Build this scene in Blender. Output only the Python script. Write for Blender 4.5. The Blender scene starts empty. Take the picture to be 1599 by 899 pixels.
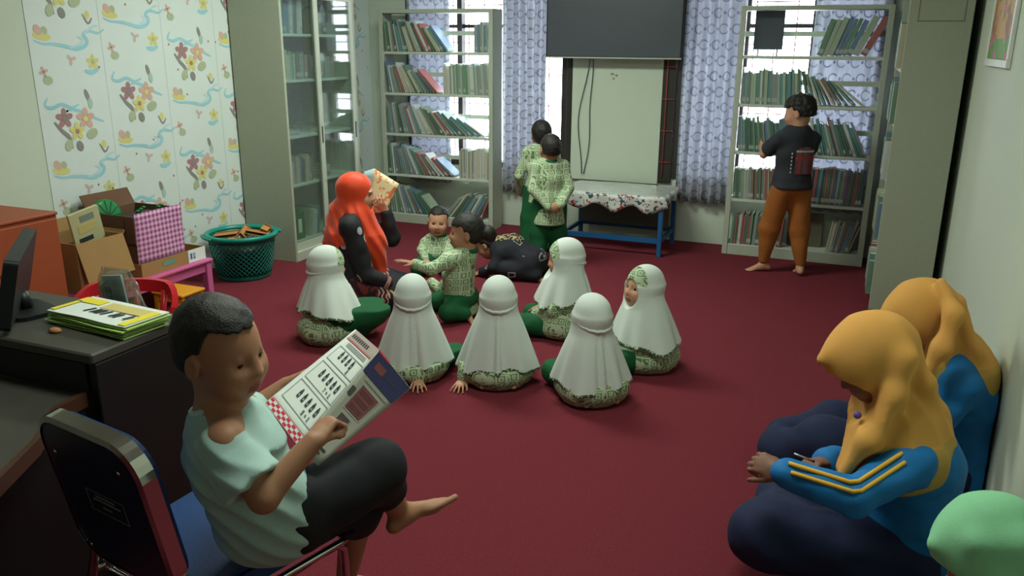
import bpy, math, random
import numpy as np
from mathutils import Vector, Matrix, Euler

# ------------------------------------------------------------------ camera
scene = bpy.context.scene
COL = scene.collection
TILT, YAW, ROLL, FPX = math.radians(16.6), math.radians(22.3), math.radians(0.4), 1280.0
cam_data = bpy.data.cameras.new('camera')
cam = bpy.data.objects.new('camera', cam_data)
COL.objects.link(cam)
scene.camera = cam
cam_data.sensor_width = 36.0
cam_data.sensor_fit = 'HORIZONTAL'
cam_data.lens = FPX / 1599.0 * 36.0
cam_data.clip_start = 0.02
fw = Vector((-math.sin(YAW) * math.cos(TILT), math.cos(YAW) * math.cos(TILT), -math.sin(TILT)))
rt0 = Vector((math.cos(YAW), math.sin(YAW), 0))
up0 = rt0.cross(fw)
rt = rt0 * math.cos(ROLL) + up0 * math.sin(ROLL)
up = up0 * math.cos(ROLL) - rt0 * math.sin(ROLL)
M = Matrix((rt, up, -fw)).transposed().to_4x4()
M.translation = Vector((0, 0, 1.5))
cam.matrix_world = M

# ------------------------------------------------------------------ light
scene.view_settings.view_transform = 'Standard'
scene.view_settings.look = 'None'
scene.view_settings.gamma = 1.0
scene.view_settings.use_curve_mapping = False
scene.view_settings.exposure = 0.0
SKY_STRENGTH = 15.0
FILL_POWER = 62.0
world = bpy.data.worlds.new('overcast_sky')
scene.world = world
world.use_nodes = True
wn = world.node_tree
wn.nodes['Background'].inputs[0].default_value = (0.88, 0.95, 1.0, 1)
wn.nodes['Background'].inputs[1].default_value = SKY_STRENGTH

def area_light(name, loc, sx, sy, power, color, rot=(0, 0, 0)):
    l = bpy.data.lights.new(name, 'AREA')
    l.shape = 'RECTANGLE'; l.size = sx; l.size_y = sy; l.energy = power; l.color = color
    o = bpy.data.objects.new(name, l); COL.objects.link(o)
    o.location = loc; o.rotation_euler = rot
    return o
FILLC = (0.90, 1.0, 0.86)
area_light('added_fill_light', (-2.2, 4.2, 2.50), 1.2, 0.5, FILL_POWER * 1.0, FILLC)  # fill lights added overhead to brighten the room, out of view
area_light('added_fill_light', (-0.9, 1.9, 2.50), 1.2, 0.5, FILL_POWER * 0.55, FILLC)

# ------------------------------------------------------------------ node helpers
class E:
    """math-node expression"""
    nt = None
    def __init__(s, sock): s.s = sock
    @staticmethod
    def m(op, a, b=None, c=None):
        n = E.nt.nodes.new('ShaderNodeMath'); n.operation = op
        for i, x in enumerate((a, b, c)):
            if x is None: continue
            if isinstance(x, E): E.nt.links.new(x.s, n.inputs[i])
            else: n.inputs[i].default_value = x
        return E(n.outputs[0])
    def __add__(a, b): return E.m('ADD', a, b)
    def __radd__(a, b): return E.m('ADD', b, a)
    def __sub__(a, b): return E.m('SUBTRACT', a, b)
    def __rsub__(a, b): return E.m('SUBTRACT', b, a)
    def __mul__(a, b): return E.m('MULTIPLY', a, b)
    def __rmul__(a, b): return E.m('MULTIPLY', b, a)
    def __truediv__(a, b): return E.m('DIVIDE', a, b)
    def fract(a): return E.m('FRACT', a)
    def floor(a): return E.m('FLOOR', a)
    def sin(a): return E.m('SINE', a)
    def abs(a): return E.m('ABSOLUTE', a)
    def sqrt(a): return E.m('SQRT', a)
    def lt(a, b): return E.m('LESS_THAN', a, b)
    def gt(a, b): return E.m('GREATER_THAN', a, b)
    def max(a, b): return E.m('MAXIMUM', a, b)
    def min(a, b): return E.m('MINIMUM', a, b)

def lin(c):
    """sRGB 0-255 triple to linear"""
    r = []
    for x in c:
        x = x / 255.0
        r.append(x / 12.92 if x <= 0.04045 else ((x + 0.055) / 1.055) ** 2.4)
    return (r[0], r[1], r[2], 1.0)

def coords():
    n = E.nt.nodes.new('ShaderNodeTexCoord')
    s = E.nt.nodes.new('ShaderNodeSeparateXYZ')
    E.nt.links.new(n.outputs['Object'], s.inputs[0])
    return E(s.outputs[0]), E(s.outputs[1]), E(s.outputs[2]), n.outputs['Object']

def mixc(f, a, b):
    n = E.nt.nodes.new('ShaderNodeMix'); n.data_type = 'RGBA'
    if isinstance(f, E): E.nt.links.new(f.s, n.inputs[0])
    else: n.inputs[0].default_value = f
    for i, x in ((6, a), (7, b)):
        if isinstance(x, tuple): n.inputs[i].default_value = x
        else: E.nt.links.new(x, n.inputs[i])
    return n.outputs[2]

def noise_tex(scale, detail=3, rough=0.55, stretch=None):
    n = E.nt.nodes.new('ShaderNodeTexNoise')
    n.inputs['Scale'].default_value = scale; n.inputs['Detail'].default_value = detail
    n.inputs['Roughness'].default_value = rough
    tc = E.nt.nodes.new('ShaderNodeTexCoord')
    if stretch:
        mp = E.nt.nodes.new('ShaderNodeMapping'); mp.inputs['Scale'].default_value = stretch
        E.nt.links.new(tc.outputs['Object'], mp.inputs[0]); E.nt.links.new(mp.outputs[0], n.inputs['Vector'])
    else:
        E.nt.links.new(tc.outputs['Object'], n.inputs['Vector'])
    return E(n.outputs[0])

MATS = {}
def mat(name, col=(128, 128, 128), rough=0.6, metal=0.0, var=0.12, vscale=6.0, bump=0.0, bscale=60.0,
        pattern=None, spec=0.4, trans=0.0, sheen=0.0, stretch=None, emit=None):
    if name in MATS: return MATS[name]
    m = bpy.data.materials.new(name); m.use_nodes = True
    nt = m.node_tree; E.nt = nt
    b = nt.nodes['Principled BSDF']
    base = lin(col) if not callable(col) else None
    b.inputs['Roughness'].default_value = rough
    b.inputs['Metallic'].default_value = metal
    b.inputs['Specular IOR Level'].default_value = spec
    if sheen: b.inputs['Sheen Weight'].default_value = sheen
    nz = noise_tex(vscale, 3, 0.6, stretch)
    if pattern: out = pattern()
    else:
        lo = tuple(x * (1 - var) for x in base[:3]) + (1,)
        hi = tuple(min(1, x * (1 + var)) for x in base[:3]) + (1,)
        out = mixc(nz, lo, hi)
    nt.links.new(out, b.inputs['Base Color'])
    if bump:
        bn = nt.nodes.new('ShaderNodeBump'); bn.inputs['Strength'].default_value = bump
        bn.inputs['Distance'].default_value = 0.004
        nt.links.new(noise_tex(bscale, 3, 0.6, stretch).s, bn.inputs['Height'])
        nt.links.new(bn.outputs[0], b.inputs['Normal'])
    if emit:
        b.inputs['Emission Color'].default_value = lin(emit[0]); b.inputs['Emission Strength'].default_value = emit[1]
    if trans:
        o = nt.nodes['Material Output']
        tl = nt.nodes.new('ShaderNodeBsdfTranslucent'); nt.links.new(out, tl.inputs[0])
        mx = nt.nodes.new('ShaderNodeMixShader'); mx.inputs[0].default_value = trans
        nt.links.new(b.outputs[0], mx.inputs[1]); nt.links.new(tl.outputs[0], mx.inputs[2])
        nt.links.new(mx.outputs[0], o.inputs[0])
    MATS[name] = m
    return m

def glass_mat(name, tint=(0.9, 0.95, 0.93), gloss=0.10, rough=0.02, haze=0.0):
    if name in MATS: return MATS[name]
    m = bpy.data.materials.new(name); m.use_nodes = True
    nt = m.node_tree; nt.nodes.clear(); E.nt = nt
    o = nt.nodes.new('ShaderNodeOutputMaterial')
    t = nt.nodes.new('ShaderNodeBsdfTransparent'); t.inputs[0].default_value = tint + (1,)
    g = nt.nodes.new('ShaderNodeBsdfGlossy'); g.inputs['Roughness'].default_value = rough
    x = nt.nodes.new('ShaderNodeMixShader'); x.inputs[0].default_value = gloss
    nt.links.new(t.outputs[0], x.inputs[1]); nt.links.new(g.outputs[0], x.inputs[2])
    last = x
    if haze:
        d = nt.nodes.new('ShaderNodeBsdfDiffuse'); d.inputs[0].default_value = (0.6, 0.65, 0.62, 1)
        y = nt.nodes.new('ShaderNodeMixShader'); y.inputs[0].default_value = haze
        nt.links.new(x.outputs[0], y.inputs[1]); nt.links.new(d.outputs[0], y.inputs[2]); last = y
    nt.links.new(last.outputs[0], o.inputs[0])
    MATS[name] = m
    return m

# ------------------------------------------------------------------ object helpers
def setp(o, label=None, cat=None, group=None, kind=None):
    if label: o['label'] = label
    if cat: o['category'] = cat
    if group: o['group'] = group
    if kind: o['kind'] = kind
    return o

def empty(name, loc, rz=0.0, **kw):
    o = bpy.data.objects.new(name, None); COL.objects.link(o)
    o.empty_display_size = 0.05
    o.location = loc; o.rotation_euler = (0, 0, rz)
    return setp(o, **kw)

class MB:
    """collects geometry for ONE mesh object"""
    def __init__(s): s.v = []; s.f = []; s.m = []; s.sm = []
    def add(s, vs, fs, mi=0, T=None, smooth=False):
        n = len(s.v)
        for p in vs:
            p = Vector(p)
            s.v.append(tuple(T @ p if T is not None else p))
        for f in fs:
            s.f.append([i + n for i in f]); s.m.append(mi); s.sm.append(smooth)
    def box(s, lo, hi, mi=0, T=None):
        (a, b, c), (d, e, g) = lo, hi
        vs = [(a, b, c), (d, b, c), (d, e, c), (a, e, c), (a, b, g), (d, b, g), (d, e, g), (a, e, g)]
        s.add(vs, [(0, 3, 2, 1), (4, 5, 6, 7), (0, 1, 5, 4), (1, 2, 6, 5), (2, 3, 7, 6), (3, 0, 4, 7)], mi, T)
    def bbox(s, lo, hi, r=0.005, mi=0, T=None):
        """box with chamfered vertical and horizontal edges"""
        a, b, c = lo; d, e, g = hi
        cx, cy, cz = (a + d) / 2, (b + e) / 2, (c + g) / 2
        hx, hy, hz = (d - a) / 2, (e - b) / 2, (g - c) / 2
        r = min(r, hx * .49, hy * .49, hz * .49)
        vs = []; idx = {}
        for sx in (-1, 1):
            for sy in (-1, 1):
                for sz in (-1, 1):
                    for ax in range(3):
                        q = [hx - r, hy - r, hz - r]; q[ax] += r
                        idx[(sx, sy, sz, ax)] = len(vs)
                        vs.append((cx + sx * q[0], cy + sy * q[1], cz + sz * q[2]))
        fs = []
        for ax in range(3):
            o1, o2 = (ax + 1) % 3, (ax + 2) % 3
            for sg in (-1, 1):
                L = []
                for p, q in ((-1, -1), (1, -1), (1, 1), (-1, 1)):
                    k = [0, 0, 0]; k[ax] = sg; k[o1] = p; k[o2] = q
                    L.append(idx[(k[0], k[1], k[2], ax)])
                fs.append(L if sg > 0 else L[::-1])
        for ax in range(3):  # edges along ax
            o1, o2 = (ax + 1) % 3, (ax + 2) % 3
            for p in (-1, 1):
                for q in (-1, 1):
                    def g_(sg, wh):
                        k = [0, 0, 0]; k[ax] = sg; k[o1] = p; k[o2] = q
                        return idx[(k[0], k[1], k[2], wh)]
                    L = [g_(-1, o1), g_(1, o1), g_(1, o2), g_(-1, o2)]
                    fs.append(L if p * q < 0 else L[::-1])
        for sx in (-1, 1):
            for sy in (-1, 1):
                for sz in (-1, 1):
                    L = [idx[(sx, sy, sz, 0)], idx[(sx, sy, sz, 1)], idx[(sx, sy, sz, 2)]]
                    fs.append(L if sx * sy * sz > 0 else L[::-1])
        s.add(vs, fs, mi, T)
    def tube(s, pts, r, n=10, mi=0, T=None, close=False, cap=True):
        pts = [Vector(p) for p in pts]; N = len(pts)
        rs = r if isinstance(r, (list, tuple)) else [r] * N
        vs = []; fs = []
        prev = None
        for i, p in enumerate(pts):
            if close: t = (pts[(i + 1) % N] - pts[i - 1])
            else: t = pts[min(i + 1, N - 1)] - pts[max(i - 1, 0)]
            t.normalize()
            if prev is None:
                a = Vector((0, 0, 1)) if abs(t.z) < .9 else Vector((1, 0, 0))
                u = t.cross(a).normalized()
            else:
                u = (prev - t * prev.dot(t)).normalized()
            prev = u; w = t.cross(u)
            for k in range(n):
                an = 2 * math.pi * k / n
                vs.append(p + (u * math.cos(an) + w * math.sin(an)) * rs[i])
        R = N if close else N - 1
        for i in range(R):
            j = (i + 1) % N
            for k in range(n):
                l = (k + 1) % n
                fs.append((i * n + k, i * n + l, j * n + l, j * n + k))
        if cap and not close:
            fs.append(tuple(range(n))[::-1]); fs.append(tuple((N - 1) * n + k for k in range(n)))
        s.add(vs, fs, mi, T, smooth=True)
    def lathe(s, prof, n=32, mi=0, T=None, smooth=True, sx=1.0, sy=1.0):
        vs = []; fs = []
        for (r, z) in prof:
            for k in range(n):
                an = 2 * math.pi * k / n
                vs.append((r * math.cos(an) * sx, r * math.sin(an) * sy, z))
        for i in range(len(prof) - 1):
            for k in range(n):
                l = (k + 1) % n
                fs.append((i * n + k, i * n + l, (i + 1) * n + l, (i + 1) * n + k))
        s.add(vs, fs, mi, T, smooth=smooth)
    def prism(s, poly, z0, z1, mi=0, T=None):
        """poly: list of (x,y) ccw, extruded z0..z1"""
        n = len(poly)
        vs = [(x, y, z0) for x, y in poly] + [(x, y, z1) for x, y in poly]
        fs = [tuple(range(n))[::-1], tuple(range(n, 2 * n))]
        for k in range(n):
            l = (k + 1) % n
            fs.append((k, l, n + l, n + k))
        s.add(vs, fs, mi, T)
    def build(s, name, mats, parent=None, loc=None, rot=None, kind=None, label=None):
        me = bpy.data.meshes.new(name)
        me.from_pydata(s.v, [], s.f)
        if not isinstance(mats, (list, tuple)): mats = [mats]
        for m in mats: me.materials.append(m)
        me.polygons.foreach_set('material_index', s.m)
        me.polygons.foreach_set('use_smooth', s.sm)
        me.update()
        o = bpy.data.objects.new(name, me); COL.objects.link(o)
        if parent is not None: o.parent = parent
        if loc is not None: o.location = loc
        if rot is not None: o.rotation_euler = rot
        if kind: o['kind'] = kind
        if label: o['label'] = label
        return o

def rrect(w, h, r, n=5):
    """rounded rectangle outline centred at 0, ccw"""
    P = []
    for cx, cy, a0 in ((w / 2 - r, h / 2 - r, 0), (-w / 2 + r, h / 2 - r, 90), (-w / 2 + r, -h / 2 + r, 180), (w / 2 - r, -h / 2 + r, 270)):
        for k in range(n + 1):
            a = math.radians(a0 + 90 * k / n)
            P.append((cx + r * math.cos(a), cy + r * math.sin(a)))
    return P
def rotX(a): return Matrix.Rotation(a, 4, 'X')
def rotY(a): return Matrix.Rotation(a, 4, 'Y')
def rotZ(a): return Matrix.Rotation(a, 4, 'Z')
def TR(x, y, z): return Matrix.Translation((x, y, z))
# ------------------------------------------------------------------ materials
m_wall = mat('painted_wall', (198, 208, 192), 0.75, var=0.05, vscale=1.5, bump=0.15, bscale=25)
m_ceil = mat('ceiling_paint', (190, 195, 185), 0.9, var=0.03)
m_carpet = mat('red_carpet', (114, 44, 54), 0.95, var=0.34, vscale=130, bump=0.8, bscale=260, spec=0.1)
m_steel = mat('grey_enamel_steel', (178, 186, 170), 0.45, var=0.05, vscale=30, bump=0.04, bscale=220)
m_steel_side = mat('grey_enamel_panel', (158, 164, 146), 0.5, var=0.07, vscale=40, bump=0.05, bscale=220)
m_shelf = mat('white_enamel_shelf', (196, 204, 192), 0.45, var=0.05)
m_dark = mat('dark_plastic', (22, 24, 26), 0.45, var=0.1)
m_tv = mat('tv_screen', (78, 84, 92), 0.35, var=0.08, vscale=3)
m_black_wood = mat('black_laminate', (70, 68, 62), 0.45, var=0.2, vscale=12)
m_brown_edge = mat('brown_wood_edge', (72, 42, 28), 0.5, var=0.2)
m_chrome = mat('chrome', (205, 205, 200), 0.12, metal=1.0, var=0.02)
m_navyvinyl = mat('dark_blue_vinyl', (18, 24, 52), 0.4, var=0.15, vscale=20, bump=0.1, bscale=180)
m_bluefab = mat('blue_vinyl_seat', (18, 58, 112), 0.55, var=0.1, vscale=20, bump=0.15, bscale=200)
m_frame_dark = mat('dark_window_wood', (44, 40, 36), 0.6, var=0.1)
m_red_paint = mat('red_iron_paint', (150, 70, 62), 0.6)
m_blue_paint = mat('blue_steel_paint', (28, 88, 140), 0.5, var=0.1)
m_board = mat('grey_board', (92, 96, 88), 0.7, var=0.15)
m_card = mat('cardboard', (158, 122, 76), 0.85, var=0.12, vscale=9, bump=0.1, bscale=60)
m_card_d = mat('brown_cardboard', (104, 74, 54), 0.85, var=0.12, vscale=9)
m_orange_wood = mat('orange_laminate', (160, 76, 44), 0.5, var=0.10, vscale=5, stretch=(1, 1, 6))
m_pink = mat('pink_paint', (200, 96, 150), 0.55, var=0.06)
m_teal = mat('turquoise_plastic', (16, 140, 124), 0.35, var=0.08)
m_redplastic = mat('red_plastic', (200, 34, 46), 0.35, var=0.05)
m_yellowp = mat('yellow_paint', (220, 150, 30), 0.5)
m_green_p = mat('green_plastic', (18, 120, 60), 0.4)
m_paper = mat('white_paper', (222, 228, 222), 0.8, var=0.03)
m_ink = mat('dark_ink', (50, 56, 60), 0.8)
m_redink = mat('red_print', (200, 40, 66), 0.7)
m_papergreen = mat('pale_green_paper', (176, 210, 120), 0.8, var=0.06)
m_yellowprint = mat('yellow_print', (232, 214, 60), 0.8)
m_pageedge = mat('page_edges', (196, 196, 176), 0.9, var=0.12, vscale=90)
m_whitepl = mat('white_plastic', (225, 228, 222), 0.4)
m_gold = mat('pale_gold_print', (206, 190, 120), 0.7)

def gingham():
    x, y, z, _ = coords()
    a = (y * 34.0).fract().gt(0.5); b = (z * 34.0).fract().gt(0.5)
    s = (a + b) * 0.5
    return mixc(s, lin((214, 176, 204)), lin((150, 58, 120)))
m_gingham = mat('pink_gingham_cloth', rough=0.85, pattern=gingham)

def curtain_pat():
    x, y, z, v = coords()
    # rows of open rings and dots
    sx = x * 11.0; sz = z * 9.0
    row = sz.floor()
    ux = (sx + row * 0.5).fract() - 0.5
    uz = sz.fract() - 0.5
    r = (ux * ux + uz * uz).sqrt()
    ring = (r - 0.30).abs().lt(0.045)
    gap = (ux.gt(0.1)) * ((uz.abs()).lt(0.14))
    ring = ring * (1.0 - gap)
    vx = (sx + row * 0.5 + 0.5).fract() - 0.5
    dot = (vx * vx + uz * uz).sqrt().lt(0.10)
    s = ring.max(dot)
    nz = noise_tex(8, 2)
    base = mixc(nz, lin((176, 178, 186)), lin((194, 196, 203)))
    return mixc(s * 0.55, base, lin((78, 84, 104)))
m_curtain = mat('blue_ring_curtain', rough=0.8, pattern=curtain_pat, trans=0.42)

def curtain_shaded():
    return mixc(noise_tex(6, 2), lin((72, 82, 108)), lin((92, 102, 128)))
m_curtain_shaded = mat('blue_curtain_shaded', rough=0.8, pattern=curtain_shaded, trans=0.12)  # unused darker curtain; lack of light from behind put into the colour

def batik_pat(dark, light, scale=26.0, line=0.10):
    def p():
        x, y, z, v = coords()
        n = E.nt.nodes.new('ShaderNodeTexVoronoi'); n.distance = 'CHEBYCHEV'; n.inputs['Scale'].default_value = scale
        n.inputs['Randomness'].default_value = 0.25
        E.nt.links.new(v, n.inputs['Vector'])
        d = E(n.outputs['Distance'])
        rings = (d * 24.0).sin().gt(0.25)
        return mixc(rings, lin(light), lin(dark))
    return p
m_batik = mat('green_batik', rough=0.8, pattern=batik_pat((78, 122, 66), (176, 190, 152)))
m_batik_small = mat('green_batik_small', rough=0.8, pattern=batik_pat((86, 124, 74), (182, 194, 164), 27.0))
def lace_pat():
    x, y, z, v = coords()
    n = E.nt.nodes.new('ShaderNodeTexVoronoi'); n.inputs['Scale'].default_value = 90.0
    E.nt.links.new(v, n.inputs['Vector'])
    return mixc(E(n.outputs['Distance']).gt(0.42), lin((200, 208, 190)), lin((60, 92, 56)))
m_lace = mat('green_lace_trim', rough=0.85, pattern=lace_pat)
m_khimar = mat('white_khimar_cloth', (206, 214, 208), 0.85, var=0.05, vscale=4, bump=0.12, bscale=240)
m_green_cloth = mat('dark_green_cloth', (10, 82, 44), 0.85, var=0.12, bump=0.1, bscale=150)
m_orange_cloth = mat('orange_scarf_cloth', (226, 66, 22), 0.55, var=0.06, vscale=6, sheen=0.2)
def teacher_pat():
    x, y, z, v = coords()
    n = E.nt.nodes.new('ShaderNodeTexVoronoi'); n.inputs['Scale'].default_value = 9.0
    n.inputs['Randomness'].default_value = 0.8
    E.nt.links.new(v, n.inputs['Vector'])
    d = E(n.outputs['Distance'])
    ring = (d - 0.20).abs().lt(0.05)
    dot = d.lt(0.07)
    return mixc(ring.max(dot), lin((24, 24, 30)), lin((168, 170, 172)))
m_blackprint = mat('black_circle_print', rough=0.75, pattern=teacher_pat)
def batik_red():
    x, y, z, v = coords()
    w = ((z * 90.0 + (x * 60.0).sin() * 1.4)).sin().gt(0.35)
    nz = noise_tex(24, 2).gt(0.52)
    return mixc(nz, lin((44, 20, 26)), lin((112, 36, 40)))
m_redbatik = mat('red_batik_cloth', rough=0.8, pattern=batik_red)
def batik_hem():
    x, y, z, v = coords()
    w = ((x + y) * 190.0 + (z * 120.0).sin() * 1.6).sin().gt(0.15)
    return mixc(w, lin((60, 20, 28)), lin((190, 160, 150)))
m_hem = mat('striped_batik_hem', rough=0.8, pattern=batik_hem)
m_black_cloth = mat('black_cloth', (22, 24, 30), 0.85, var=0.15)
m_navy_cloth = mat('navy_cloth', (24, 32, 66), 0.85, var=0.18, vscale=7, bump=0.1, bscale=120)
m_cyan_cloth = mat('bright_blue_jersey', (14, 110, 178), 0.7, var=0.08, vscale=9, bump=0.08, bscale=150)
m_yellow_stripe = mat('yellow_stripe', (230, 176, 60), 0.7)
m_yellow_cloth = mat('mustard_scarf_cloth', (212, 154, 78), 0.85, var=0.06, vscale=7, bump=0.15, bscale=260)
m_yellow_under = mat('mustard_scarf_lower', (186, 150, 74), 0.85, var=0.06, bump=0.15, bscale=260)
m_mint_cloth = mat('mint_green_scarf', (140, 206, 160), 0.85, var=0.05, bump=0.15, bscale=260)
m_shirt_mint = mat('pale_mint_tshirt', (168, 198, 192), 0.85, var=0.05, vscale=5, bump=0.1, bscale=200)
m_blacktee = mat('black_tshirt', (44, 46, 54), 0.85, var=0.1)
m_mustard_pants = mat('ochre_trousers', (152, 88, 34), 0.8, var=0.12, vscale=12)
m_shorts = mat('black_shorts', (24, 26, 32), 0.85, var=0.15, vscale=14)
m_skin = mat('light_brown_skin', (190, 140, 112), 0.55, var=0.06, vscale=20)
m_skin_d = mat('brown_skin', (168, 120, 92), 0.55, var=0.07, vscale=20)
m_skin_dd = mat('dark_brown_skin', (128, 88, 70), 0.55, var=0.07, vscale=20)
m_lip = mat('lips', (150, 84, 76), 0.5)
m_hair = mat('black_hair', (30, 27, 25), 0.55, var=0.35, vscale=60, bump=0.6, bscale=220)
m_eye = mat('eye_white', (164, 156, 146), 0.25)
m_iris = mat('dark_iris', (26, 16, 12), 0.15)
def brownbatik():
    nz = noise_tex(30, 3)
    return mixc((nz - 0.5).abs().lt(0.035), lin((34, 30, 28)), lin((176, 158, 118)))
m_brownbatik = mat('brown_batik', rough=0.8, pattern=brownbatik)
def checkblack():
    x, y, z, v = coords()
    n = E.nt.nodes.new('ShaderNodeTexVoronoi'); n.distance = 'CHEBYCHEV'; n.inputs['Scale'].default_value = 9.0
    E.nt.links.new(v, n.inputs['Vector'])
    d = E(n.outputs['Distance'])
    return mixc((d - 0.2).abs().lt(0.025), lin((24, 26, 36)), lin((150, 150, 146)))
m_checkblack = mat('black_square_print', rough=0.8, pattern=checkblack)
# ------------------------------------------------------------------ room
UL, UR, VB, VF, ZC = -3.98, 0.56, 6.42, -1.6, 2.6
def struct(name, mb, mats, parent=None):
    return mb.build(name, mats, parent, kind='structure')
b = MB(); b.box((UL - .1, VF - .1, -.1), (UR + .1, VB + .25, 0)); struct('floor', b, m_carpet)
b = MB(); b.box((UL - .1, VF - .1, ZC), (UR + .1, VB + .25, ZC + .1)); struct('ceiling', b, m_ceil)
b = MB(); b.box((UL - .1, VF, 0), (UL, VB, ZC)); wall_left = struct('wall_left', b, m_wall)
b = MB(); b.box((UR, VF, 0), (UR + .1, VB, ZC)); struct('wall_right', b, m_wall)
b = MB(); b.box((UL - .1, VF - .1, 0), (UR + .1, VF, ZC)); struct('wall_front', b, m_wall)
# back wall with two window openings
WA = (-3.62, -2.165); WB = (-1.285, 0.14); WZ = (0.49, 2.05)
b = MB()
y0, y1 = VB, VB + .15
b.box((UL - .1, y0, 0), (UR + .1, y1, WZ[0])); b.box((UL - .1, y0, WZ[1]), (UR + .1, y1, ZC))
b.box((UL - .1, y0, WZ[0]), (WA[0], y1, WZ[1])); b.box((WA[1], y0, WZ[0]), (WB[0], y1, WZ[1])); b.box((WB[1], y0, WZ[0]), (UR + .1, y1, WZ[1]))
struct('wall_back', b, m_wall)
# raised pale panel on the pier between the windows
b = MB(); b.bbox((-2.115, VB - .03, 0.44), (-1.39, VB, 1.98), .004)
b.box((-1.80, VB - .0315, 1.27), (-1.775, VB - .03, 1.285), 1); b.box((-1.765, VB - .0315, 1.26), (-1.745, VB - .03, 1.275), 1)
b.box((-1.785, VB - .0315, 1.235), (-1.77, VB - .03, 1.25), 1)
struct('trim_1', b, [m_wall, mat('grey_stain', (130, 140, 128), .8)])
g_pane = glass_mat('window_glass', (0.96, 0.98, 1.0), 0.05)
for wi, (a, c) in enumerate((WA, WB)):
    w = empty('window_%d' % (wi + 1), ((a + c) / 2, VB + .075, WZ[0]), kind='structure')
    def loc(mb, nm, mt):
        o = mb.build(nm, mt, w, kind='structure'); o.matrix_parent_inverse = Matrix.Translation(-Vector(w.location)); return o
    b = MB(); t = .045
    b.box((a, VB - .01, WZ[0]), (c, VB + .12, WZ[0] + t)); b.box((a, VB - .01, WZ[1] - t), (c, VB + .12, WZ[1]))
    b.box((a, VB - .01, WZ[0] + t), (a + t, VB + .12, WZ[1] - t)); b.box((c - t, VB - .01, WZ[0] + t), (c, VB + .12, WZ[1] - t))
    for q in (1, 2):
        x = a + (c - a) * q / 3; b.box((x - t / 2, VB + .03, WZ[0] + t), (x + t / 2, VB + .10, WZ[1] - t))
    b.box((a, VB + .04, 1.62), (c, VB + .09, 1.65))
    loc(b, 'window_frame', m_frame_dark)
    b = MB(); b.box((a + t, VB + .06, WZ[0] + t), (c - t, VB + .064, WZ[1] - t)); loc(b, 'window_pane', g_pane)
    b = MB()
    for z in (.75, 1.0, 1.25, 1.5, 1.8): b.box((a + t, VB + .128, z), (c - t, VB + .136, z + .008))
    x = a + .09
    while x < c - .05:
        b.tube([(x, VB + .132, WZ[0] + .02), (x, VB + .132, WZ[1] - .02)], .005, 6); x += .145
    loc(b, 'window_grille', m_red_paint)
# dark vertical boards flanking the pier
b = MB(); b.bbox((-1.388, VB - .03, .46), (-1.288, VB - .001, 1.98), .004)
struct('trim_2', b, m_frame_dark)
b = MB(); b.tube([(-1.355, VB - .04, .5), (-1.355, VB - .04, 1.9)], .005, 6)
for z in (.62, .86, 1.1, 1.34): b.tube([(-1.385, VB - .04, z), (-1.29, VB - .04, z)], .004, 6)
struct('trim_3', b, m_red_paint)
b = MB(); b.bbox((-2.163, VB - .03, .46), (-2.117, VB - .001, 1.98), .004)
struct('trim_4', b, m_frame_dark)

# wallpaper on the left wall: strips with blue waves and small sprays of flowers
_rk = [0]
def ribbon(mb, pts, w, mi, x):
    _rk[0] += 1; x = x + .00006 * (_rk[0] % 7)
    P_ = [pts[0]] + list(pts) + [pts[-1]]; Q_ = []
    for i in range(1, len(P_) - 2):
        for q in (0, .25, .5, .75):
            Q_.append(tuple(.5 * (2 * P_[i][k] + (P_[i + 1][k] - P_[i - 1][k]) * q + (2 * P_[i - 1][k] - 5 * P_[i][k] + 4 * P_[i + 1][k] - P_[i + 2][k]) * q * q + (3 * P_[i][k] - P_[i - 1][k] - 3 * P_[i + 1][k] + P_[i + 2][k]) * q ** 3) for k in (0, 1)))
    pts = Q_ + [pts[-1]]
    n = len(pts); vs = []
    for i, (a, c) in enumerate(pts):
        p0 = pts[max(i - 1, 0)]; p1 = pts[min(i + 1, n - 1)]
        tx, tz = p1[0] - p0[0], p1[1] - p0[1]; L = math.hypot(tx, tz) or 1
        ww = w * (0.35 + 0.65 * math.sin(math.pi * (i + .3) / n))
        nx, nz = -tz / L * ww, tx / L * ww
        vs += [(x, a + nx, c + nz), (x, a - nx, c - nz)]
    mb.add(vs, [(2 * i + 1, 2 * i + 3, 2 * i + 2, 2 * i) for i in range(n - 1)], mi)
def disc(mb, cy, cz, ry, rz, mi, x, n=12, rot=0.0):
    vs = []
    for k in range(n):
        a = 2 * math.pi * k / n; p, q = ry * math.cos(a), rz * math.sin(a)
        vs.append((x, cy + p * math.cos(rot) - q * math.sin(rot), cz + p * math.sin(rot) + q * math.cos(rot)))
    mb.add(vs, [tuple(range(n))], mi)
def flower(mb, cy, cz, r, mi, mc, x, n=5):
    for k in range(n):
        a = 2 * math.pi * k / n + .3
        disc(mb, cy + r * .62 * math.cos(a), cz + r * .62 * math.sin(a), r * .5, r * .34, mi, x, 10, a)
    disc(mb, cy, cz, r * .3, r * .3, mc, x + .0003)
b = MB()
X = UL + .003
b.box((UL + .0005, 3.12, 0.02), (X, VB - .02, 2.3), 0)
for sv in (3.575, 4.03, 4.487, 4.944, 5.4): b.box((X, sv - .0012, .02), (X + .0006, sv + .0012, 2.3), 8)  # thin grey seam lines between the strips
offs = [0, .123, .348, -.013, .11, .33, 0]
P = X + .0012
rng = random.Random(4)
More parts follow.
